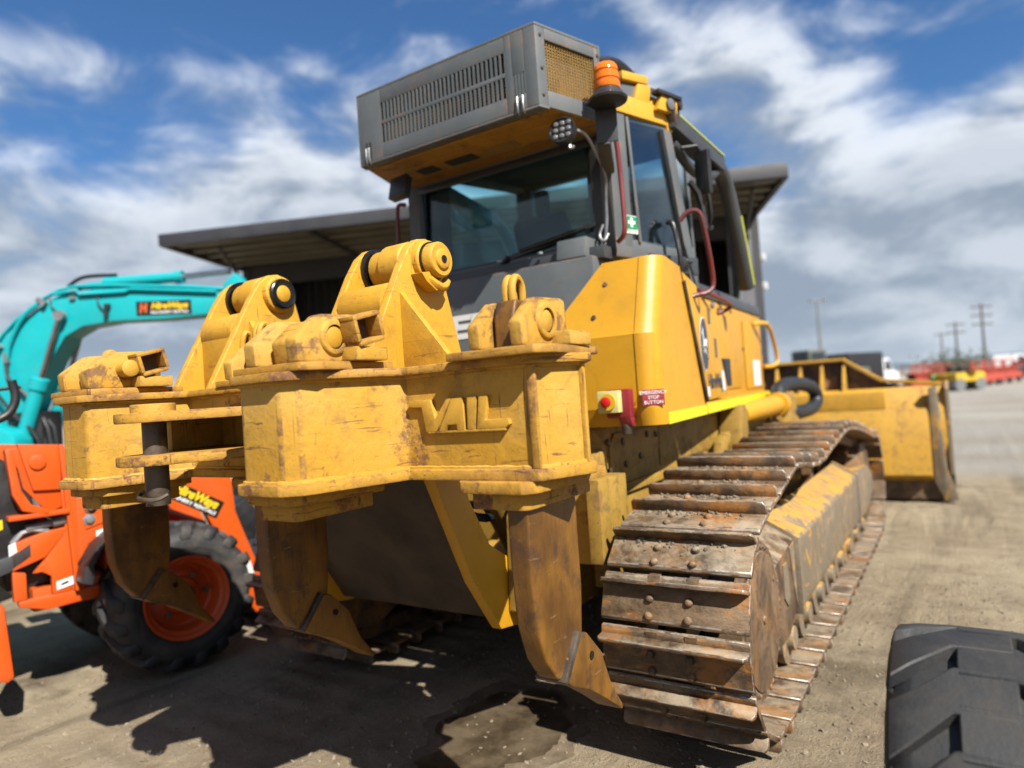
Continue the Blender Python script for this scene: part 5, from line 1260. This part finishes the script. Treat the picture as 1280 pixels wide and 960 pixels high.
text('sign_lettering', 'MACHINERY RENTALS', M['white'], sgb, (.945, sy - .005, 2.463), u, vv, .034, bold=.001, width=.35)
q = MB()
for dx in (0, .045): q.py([(.665 + dx, 2.47), (.685 + dx, 2.47), (.695 + dx, 2.56), (.675 + dx, 2.56)], sy - .006, sy - .004)
q.py([(.68, 2.505), (.72, 2.505), (.722, 2.53), (.682, 2.53)], sy - .006, sy - .004); q.build('sign_emblem', M['signorange'], sgb)
q = MB()
for k, (y, r) in enumerate(((-.09, .016), (-.05, .014), (.03, .016), (.08, .015))):
    lift = .008 + .012 * (k % 2)
    q = MB(); q.tube([(-1.05, y, 1.86), (-.80, y, 2.17 + lift), (-.62, y, 2.41 + lift), (-.30, y, 2.65 + lift), (-.05, y, 2.765 + lift), (.3, y, 2.76 + lift), (1.0, y, 2.70 + lift), (1.45, y, 2.64 + lift)], r, 8, 1); q.build('boom_pipe', M['teal'], boom)
q = MB()
q.tube([(-.12, sy - .02, 2.70), (.1, sy - .02, 2.72), (.12, sy - .02, 2.68), (.55, sy - .02, 2.68), (.6, sy - .02, 2.70), (1.4, sy - .02, 2.62)], .016, 8)
q.build('boom_pipe', M['teal'], boom); q = MB(); q.tube([(-.26, sy - .03, 2.62), (-.42, sy - .03, 2.50), (-.55, sy - .03, 2.28), (-.585, sy - .03, 2.12)], .022, 8, 1)
q.build('boom_pipe', M['teal'], boom)
q = MB()
q.tube([(-.06, -.02, 2.79), (.06, -.04, 2.86), (.2, -.05, 2.87), (.42, -.05, 2.86)], .018, 8, 2)
q.build('hydraulic_hose', M['hose'], ex); q = MB(); q.tube([(-.585, sy - .03, 2.10), (-.58, sy - .05, 1.94), (-.42, sy - .05, 1.80), (-.33, sy - .05, 1.68), (-.36, sy - .05, 1.55), (-.60, sy - .05, 1.50)], .016, 8, 2)
q.build('hydraulic_hose', M['hose'], ex); q = MB(); q.tube([(-.80, sy - .1, 1.92), (-.66, sy - .1, 1.84), (-.60, sy - .1, 1.74), (-.45, sy - .1, 1.55), (-.30, sy - .1, 1.42), (-.25, sy - .1, 1.2)], .018, 8, 1)
q.build('hydraulic_hose', M['hose'], ex)
for k in range(4): q = MB(); q.tube([(-.48 + k * .05, -.1, 1.75 - .1 * k), (-.40 + k * .06, -.12, 1.55), (-.34 + k * .05, -.1, 1.2)], .022, 8, 1); q.build('hydraulic_hose', M['hose'], ex)
q = MB(); q.tube([(.28, sy - .01, 2.67), (.29, sy - .02, 2.58), (.34, sy - .02, 2.52)], .007, 6, 1); q.build('sensor_cable', M['black'], boom); q = MB(); q.tube([(-.16, sy - .01, 2.66), (-.14, sy - .02, 2.56), (-.06, sy - .02, 2.53)], .007, 6, 1); q.obox((.375, sy - .02, 2.555), (.05, .03, .04), Matrix.Identity(3)); q.obox((.36, sy - .02, 2.48), (.035, .03, .06), Matrix.Identity(3)); q.build('sensor_cable', M['black'], boom)
q = MB(); q.obox((.05, sy - .015, 2.655), (.05, .02, .03), Matrix.Identity(3)); q.obox((-.23, sy - .03, 2.635), (.09, .04, .04), Matrix.Rotation(.6, 3, 'Y')); q.obox((-.66, -.16, 2.25), (.07, .05, .04), Matrix.Rotation(.9, 3, 'Y')); q.obox((-.585, sy - .03, 2.13), (.035, .05, .09), Matrix.Identity(3)); q.build('pipe_clamps', M['galv'], boom)
q = MB(); q.py([(-1.3, .85), (-.37, .85), (-.36, 1.38), (-.42, 1.46), (-.56, 1.50), (-.80, 1.60), (-.95, 1.62), (-1.3, 1.62)], -.42, -.16); q.box(-2.6, -.9, -.7, .7, .75, 1.3); q.box(-2.6, -1.4, -.7, .7, 1.3, 1.75); q.build('house', M['teal'], ex, .04)
q = MB(); q.box(-.62, -.30, -.15, .15, .8, 1.62); q.box(-2.3, -.5, -.35, .35, .45, .75); q.build('swing_bracket', M['black'], ex, .02)
q = MB(); q.px([(-.85, .0), (.85, .0), (.95, .25), (.85, .48), (-.85, .48), (-.95, .25)], -2.4, -.4); q.build('undercarriage', M['black'], ex, .03)
q = MB(); q.prism([(1.44, -.10, 2.70), (1.56, -.10, 2.80), (1.70, -.10, 2.60), (1.66, -.10, 2.30), (1.72, -.10, 1.60), (1.60, -.10, 1.25), (1.52, -.10, 1.60), (1.48, -.10, 2.40)], (0, .2, 0)); q.build('stick', M['teal'], ex, .015)
q = MB(); q.prism([(1.45, -.25, 1.3), (1.75, -.25, 1.3), (1.85, -.25, .95), (1.55, -.25, .65), (1.35, -.25, .75), (1.6, -.25, .95)], (0, .5, 0)); q.build('digging_bucket', M['black'], ex, .015)

# ------------------------------------------------------------------ open-sided storage shed with raised awning
SR = Vector((-.474, 10.87, 0)); SU = Vector((.909, .417, 0)); SB = Vector((-.417, .909, 0))     # right front corner, along the front, towards the back
shed = thing('storage_shed', 'dark open-fronted shed with a wide raised awning roof behind the bulldozer', 'shed', tuple(SR - SU * 4.2), 0)
LW, HZ = 8.45, 4.02
def sh(a_, b_, z): return SR - SU * a_ + SB * b_ + Vector((0, 0, z))
q = MB()
q.prism([sh(-.06, 0, 0), sh(-.06, 2.4, 0), sh(.06, 2.4, 0), sh(.06, 0, 0)], (0, 0, HZ)); q.prism([sh(LW - .06, 0, 0), sh(LW - .06, 2.4, 0), sh(LW + .06, 2.4, 0), sh(LW + .06, 0, 0)], (0, 0, HZ))
q.prism([sh(.06, 2.36, 0), sh(.06, 2.40, 0), sh(LW - .06, 2.40, 0), sh(LW - .06, 2.36, 0)], (0, 0, HZ)); q.prism([sh(-.06, 0, HZ), sh(-.06, 2.4, HZ), sh(LW + .06, 2.4, HZ), sh(LW + .06, 0, HZ)], (0, 0, .06))
q.prism([sh(.42, .02, HZ - .35), sh(.42, .10, HZ - .35), sh(LW - .06, .10, HZ - .35), sh(LW - .06, .02, HZ - .35)], (0, 0, .34))
q.build('shed_shell', M['shed'], shed)
q = MB(); q.prism([sh(.061, .0, 0), sh(.061, .06, 0), sh(.42, .06, 0), sh(.42, .0, 0)], (0, 0, HZ - .02)); jamb = q.build('door_jamb', M['shedpost'], shed, .005)
q = MB(); q.cyl(sh(.30, -.06, 0), sh(.30, -.06, 3.6), .045, 10); q.build('downpipe', M['galv'], shed)
q = MB()
nrib = 46
for k in range(nrib):
    a_ = .5 + k * (LW - .6) / nrib
    q.prism([sh(a_, 1.9, .02), sh(a_ + .03, 1.86, .02), sh(a_ + .08, 1.86, .02), sh(a_ + .11, 1.9, .02)], (0, 0, HZ - .05))
q.prism([sh(.43, 1.90, .01), sh(.43, 1.93, .01), sh(LW - .07, 1.93, .01), sh(LW - .07, 1.90, .01)], (0, 0, HZ - .02)); q.build('corrugated_wall', M['shed'], shed, kind='stuff')
AW = 2.05
def aw(a_, b_, z): return SR - SU * a_ - SB * b_ + Vector((0, 0, z))
q = MB(); q.prism([aw(.03, 0, HZ + .03), aw(.03, AW, HZ + .03), aw(LW + .06, AW, HZ + .03), aw(LW + .06, 0, HZ + .03)], (0, 0, .03))
awn = q.build('awning', M['awning'], shed)
q = MB()
q.prism([aw(.0, AW - .02, HZ - .09), aw(.0, AW + .08, HZ - .09), aw(LW + .10, AW + .08, HZ - .09), aw(LW + .10, AW - .02, HZ - .09)], (0, 0, .17))
for a_ in (-.03, LW + .05): q.prism([aw(a_, 0, HZ - .09), aw(a_, AW, HZ - .09), aw(a_ + .07, AW, HZ - .09), aw(a_ + .07, 0, HZ - .09)], (0, 0, .16))
q.build('awning_frame', M['shed'], awn, .004)
for k in range(5):
    b_ = .22 + k * .38
    q = MB(); q.prism([aw(.05, b_, HZ - .05), aw(.05, b_ + .10, HZ - .05), aw(LW + .04, b_ + .10, HZ - .05), aw(LW + .04, b_, HZ - .05)], (0, 0, .078)); q.build('awning_purlin', M['awning'], awn)
for a_ in (2.0, 4.2, 6.3):
    q = MB(); q.prism([aw(a_, 0, HZ - .10), aw(a_, AW - .02, HZ - .10), aw(a_ + .06, AW - .02, HZ - .10), aw(a_ + .06, 0, HZ - .10)], (0, 0, .06)); q.build('awning_rafter', M['shed'], awn)
for a_ in (.35, 7.85):
    q = MB(); q.cyl(aw(a_, .05, 2.75), aw(a_, 1.1, 3.45), .05, 10); q.cyl(aw(a_, 1.1, 3.45), aw(a_, 1.75, 3.92), .028, 10); q.build('gas_strut', M['dgrey'], shed)
q = MB(); q.cyl(sh(7.75, .3, 2.95), sh(6.4, .9, 3.2), .03, 10); gs_ = q.build('light_bracket', M['galv'], shed)
q = MB(); q.lathe(sh(7.78, .29, 2.945), (SU * -1), [(-.06, .05), (0, .065), (.05, .05), (.06, 0)], 14); q.build('red_lamp', M['bgred'], gs_)
for z in (2.9, 3.35):
    q = MB(); q.obox(aw(-.12, -.2, z), (.10, .10, .12), Matrix.Identity(3)); q.build('flood_lamp', M['bgwhite'], shed, .02)

# ------------------------------------------------------------------ tyre of the machine at the lower right
tw = thing('wheel', 'black chunky-tread tyre cut off by the lower right corner', 'wheel', (2.035, 1.95, 0), 0)
TM2 = tyre_mesh('tyre', .412, .40, .235, 13, 'block', M['tyreclean'])
o = bpy.data.objects.new('tyre', TM2); COL.objects.link(o); o.parent = tw; o.location = (-.012, 0, .392); o.rotation_euler = (-.10, 0, 0)
q = MB(); q.lathe((1.87, 1.95, .42), (1, 0, 0), [(0, .235), (.04, .225), (.06, .12), (.08, .0)], 30); q.build('rim', M['galv'], tw)

# ------------------------------------------------------------------ far side of the yard
FW = Vector((-.5497, .835, 0)); RT = Vector((.8352, .5498, 0)); C0 = Vector((2.02, 0, 0))
def yard(k, d, z=0): return C0 + FW * d + RT * (k * d) + Vector((0, 0, z))      # k = sideways slope of the sight line
def yrot(extra=0): return math.atan2(RT.y, RT.x) + extra

def truck(name, label, k, d, body, cabm, tray, rz=0.0, flip=1):
    t_ = thing(name, label, 'truck', tuple(yard(k, d)), yrot(rz), local=True)
    q = MB(); q.py([(1.0, .55), (1.0, 1.45), (1.15, 2.25), (1.9, 2.3), (2.25, 1.5), (2.9, 1.3), (3.0, .6)], -.95, .95); c = q.build('cab', cabm, t_, .08, seg=3)
    q = MB(); q.py([(1.25, 1.5), (1.32, 2.1), (1.85, 2.12), (2.1, 1.5)], -.955, .955); q.build('side_window', M['bgglass'], c)
    q = MB(); q.prism([(2.27, -.8, 1.52), (2.27, .8, 1.52), (1.95, .8, 2.2), (1.95, -.8, 2.2)], (.03, 0, .02)); q.build('windscreen', M['bgglass'], c)
    q = MB(); q.box(2.96, 3.03, -.7, .7, .55, 1.05); q.build('grille', M['black'], c, .02)
    for y in (-.75, .75): q = MB(); q.box(2.97, 3.04, y - .14, y + .14, .85, 1.05); q.build('headlight', M['lens'], c, .02)
    q = MB(); q.box(-3.0, .95, -1.05, 1.05, .95, tray); q.box(-3.0, 2.6, -.4, .4, .5, .95); q.build('tray_body', body, t_, .03)
    for x in (-2.0, 2.1):
        for y in (-.95, .95):
            w = MB(); w.lathe((x, y - .13, .42), (0, 1, 0), [(0, .28), (.02, .42), (.24, .42), (.26, .28)], 20); wo_ = w.build('wheel', M['black'], t_)
            w = MB(); w.lathe((x, y - .14, .42), (0, 1, 0), [(0, .15), (.28, .15)], 14); w.build('rim', M['galv'], wo_)
    return t_
truck('tipper_truck', 'white cab truck with tall black tipper body beyond the blade', .512, 46, M['black'], M['bgwhite'], 2.75, .55)
def digger(name, label, k, d, mt, cat):
    t_ = thing(name, label, cat, tuple(yard(k, d)), yrot(.3), local=True)
    q = MB(); q.px([(-1.5, .05), (1.5, .05), (1.7, .4), (1.5, .75), (-1.5, .75), (-1.7, .4)], -1.2, -.7); q.px([(-1.5, .05), (1.5, .05), (1.7, .4), (1.5, .75), (-1.5, .75), (-1.7, .4)], .7, 1.2); q.build('track', M['black'], t_, .05)
    q = MB(); q.box(-1.1, 1.1, -1.8, 1.2, .8, 1.7); q.build('house', mt, t_, .08)
    q = MB(); q.box(-.95, .15, -.1, 1.2, 1.7, 2.75); c = q.build('cab', mt, t_, .10, seg=3)
    q = MB(); q.box(-.97, .17, .1, 1.05, 1.85, 2.6); q.box(-.8, .0, -.12, 1.22, 1.85, 2.6); q.build('cab_window', M['bgglass'], c, .03)
    return t_
digger('parked_digger', 'olive green digger cab showing above the blade top', .459, 34, M['olive'], 'digger')
def lift(k, d, mt, label, rz, h=1.35):
    t_ = thing('scissor_lift', label, 'scissor lift', tuple(yard(k, d)), yrot(rz), group='lifts and plant parked across the yard', local=True)
    q = MB(); q.box(-1.1, 1.1, -.4, .4, .25, .75); q.build('chassis', mt, t_, .03)
    q = MB()
    for j in range(3):
        for y in (-.32, .32): q.beam((-.8, y, .78 + j * .12), (.8, y, .88 + j * .12), .06, .07); q.beam((.8, y + .07, .78 + j * .12), (-.8, y + .07, .88 + j * .12), .06, .07)
    q.build('scissor_stack', mt, t_)
    q = MB(); q.box(-1.15, 1.15, -.42, .42, 1.12, 1.2)
    for x in (-1.12, -.37, .37, 1.12):
        for y in (-.4, .4): q.beam((x, y, 1.2), (x, y, h + .33), .05, .05, (0, 1, 0))
    for z in (h, h + .31):
        for y in (-.4, .4): q.beam((-1.12, y, z), (1.12, y, z), .05, .05)
        for x in (-1.12, 1.12): q.beam((x, -.4, z), (x, .4, z), .05, .05)
    q.build('platform', mt, t_)
    for x in (-.75, .75):
        for y in (-.42, .42):
            w = MB(); w.lathe((x, y - .06, .2), (0, 1, 0), [(0, .12), (.01, .2), (.11, .2), (.12, .12)], 14); w.build('wheel', M['black'], t_)
for k, d, mt, lb, rz in ((.602, 42, 'bgred', 'red scissor lift standing just right of the white truck', .2), (.617, 47, 'bgred', 'second red scissor lift behind the one beside the white truck', -.2),
                         (.690, 46, 'bgred', 'red scissor lift at the left end of the far red row', .1), (.707, 48, 'bgred', 'red scissor lift second in the far red row', 0), (.722, 50, 'bgred', 'red scissor lift at the right end of the far red row', .15)):
    lift(k, d, M[mt], lb, rz)
def roller(k, d, mt, label):
    t_ = thing('small_roller', label, 'roller', tuple(yard(k, d)), yrot(.1), group='small rollers across the yard', local=True)
    q = MB(); q.py([(-.9, .5), (-.9, 1.0), (-.3, 1.05), (-.1, .75), (.3, .75), (.4, 1.1), (.95, 1.0), (.95, .5)], -.42, .42); q.build('body', mt, t_, .05)
    for x in (-.65, .65): q = MB(); q.cyl((x, -.45, .34), (x, .45, .34), .34, 22); q.build('drum', M['galv'], t_)
    q = MB(); q.beam((.1, 0, .75), (0, 0, 1.3), .08, .08, (0, 1, 0)); q.box(-.35, -.05, -.2, .2, 1.0, 1.4); q.build('seat', M['black'], t_, .03)
roller(.628, 42, M['bggreen'], 'small green roller left of the yellow ones across the yard'); roller(.648, 41, M['bgyellow'], 'small yellow roller beside the green one'); roller(.664, 40, M['bgyellow'], 'small yellow roller nearest the red row')
def van(k, d, label):
    t_ = thing('white_van', label, 'van', tuple(yard(k, d)), yrot(-.3), local=True)
    q = MB(); q.py([(-2.4, .45), (-2.4, 2.2), (-2.2, 2.4), (.9, 2.4), (1.6, 1.6), (2.3, 1.3), (2.4, .5)], -.95, .95); b_o = q.build('body', M['bgwhite'], t_, .1, seg=3)
    q = MB(); q.py([(.3, 1.5), (.3, 2.15), (.85, 2.15), (1.4, 1.5)], -.955, .955); q.build('side_window', M['bgglass'], b_o)
    for x in (-1.5, 1.5):
        for y in (-.85, .85): w = MB(); w.lathe((x, y - .11, .36), (0, 1, 0), [(0, .2), (.02, .36), (.2, .36), (.22, .2)], 18); w.build('wheel', M['black'], t_)
van(.735, 85, 'white van far across the yard at the right edge')
q = thing('dark_car', 'dark parked car at the right edge of the far yard', 'car', tuple(yard(.76, 60)), yrot(), local=True)
a = MB(); a.py([(-2.1, .4), (-2.1, .95), (-1.3, 1.05), (-.8, 1.5), (.6, 1.5), (1.2, 1.05), (2.1, .9), (2.15, .4)], -.85, .85); a.build('body', M['black'], q, .08, seg=3)
for x in (-1.35, 1.35):
    for y in (-.78, .78): w = MB(); w.lathe((x, y - .1, .32), (0, 1, 0), [(0, .2), (.02, .32), (.18, .32), (.2, .2)], 18); w.build('wheel', M['black'], q)
def pole(name, label, k, d, h, arms):
    t_ = thing(name, label, 'pole', tuple(yard(k, d)), yrot(), local=True)
    q = MB(); q.lathe((0, 0, 0), (0, 0, 1), [(0, .20), (h, .11)], 10); q.build('post', M['bark'] if arms else M['galv'], t_)
    for z in (range(arms)): a = MB(); a.box(-1.3, 1.3, -.07, .07, h - .5 - z * 1.1, h - .34 - z * 1.1); ar = a.build('crossarm', M['bark'], t_)
    if arms:
        for z in range(arms):
            for x in (-1.1, -.4, .4, 1.1): a = MB(); a.cyl((x, 0, h - .34 - z * 1.1), (x, 0, h - .1 - z * 1.1), .06, 8); a.build('insulator', M['galv'], t_)
    else:
        a = MB(); a.box(-.9, .9, -.15, .15, h, h + .12); a.obox((-.7, -.1, h + .2), (.35, .3, .25), Matrix.Identity(3)); a.obox((.7, -.1, h + .2), (.35, .3, .25), Matrix.Identity(3)); a.build('flood_lamps', M['galv'], t_)
pole('light_pole', 'tall slim floodlight pole above the blade', .456, 75, 9.6, 0)
pole('power_pole', 'tallest dark timber power pole with three crossarms at the right', .696, 85, 9.0, 3)
pole('power_pole', 'shorter timber power pole left of the tallest one', .656, 95, 7.6, 2)
pole('power_pole', 'faint timber power pole above the rollers', .634, 130, 8.0, 1)
sh_ = thing('shrub', 'low olive shrub beyond the yellow rollers', 'shrub', tuple(yard(.648, 70)), 0, local=True)
a = MB()
for _ in range(900):
    p = Vector((random.gauss(0, 1.6), random.gauss(0, .9), abs(random.gauss(1.3, .7))))
    dv = Vector((random.gauss(0, 1), random.gauss(0, 1), random.gauss(0, 1))).normalized(); w = dv.orthogonal().normalized() * .11
    vs = [a.bm.verts.new(p + dv * .2), a.bm.verts.new(p + w), a.bm.verts.new(p - dv * .2), a.bm.verts.new(p - w)]; a.face(vs)
a.build('foliage', M['leaf'], sh_, smooth=False)
a = MB(); a.tube([(0, 0, 0), (.1, 0, .7), (.0, .1, 1.5)], .08, 6); a.tube([(0, 0, .4), (-.5, 0, 1.2)], .05, 6); a.build('stem', M['bark'], sh_)
# low far hills
hv = MB(); n = 90; prev = None
for k in range(n + 1):
    a_ = radians(-75) + radians(150) * k / n
    d = FW * cos(a_) + RT * sin(a_)
    h_ = 14 + 26 * abs(noise.noise(Vector((k * .16, 3.3, 0)))) + 8 * noise.noise(Vector((k * .6, 1, 0)))
    row = [hv.bm.verts.new(C0 + d * 1900 + Vector((0, 0, -2))), hv.bm.verts.new(C0 + d * 2100 + Vector((0, 0, h_))), hv.bm.verts.new(C0 + d * 2500 + Vector((0, 0, h_ * .8))), hv.bm.verts.new(C0 + d * 2700 + Vector((0, 0, -2)))]
    if prev:
        for i in range(3): hv.face([prev[i], row[i], row[i + 1], prev[i + 1]])
    prev = row
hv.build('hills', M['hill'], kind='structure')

# overall reflectance of the painted, dusty surfaces under this exposure
for mt in bpy.data.materials:
    if not mt.use_nodes: continue
    for nd in [x for x in mt.node_tree.nodes if x.type == 'BSDF_PRINCIPLED']:
        inp = nd.inputs['Base Color']
        if inp.is_linked:
            src = inp.links[0].from_socket
            mx = mt.node_tree.nodes.new('ShaderNodeMix'); mx.data_type = 'RGBA'; mx.blend_type = 'MULTIPLY'; mx.inputs[0].default_value = 1.0
            mx.inputs[7].default_value = (.66, .66, .66, 1)
            mt.node_tree.links.new(src, mx.inputs[6]); mt.node_tree.links.new(mx.outputs[2], inp)
        else:
            inp.default_value = tuple(c * .66 for c in inp.default_value[:3]) + (1,)
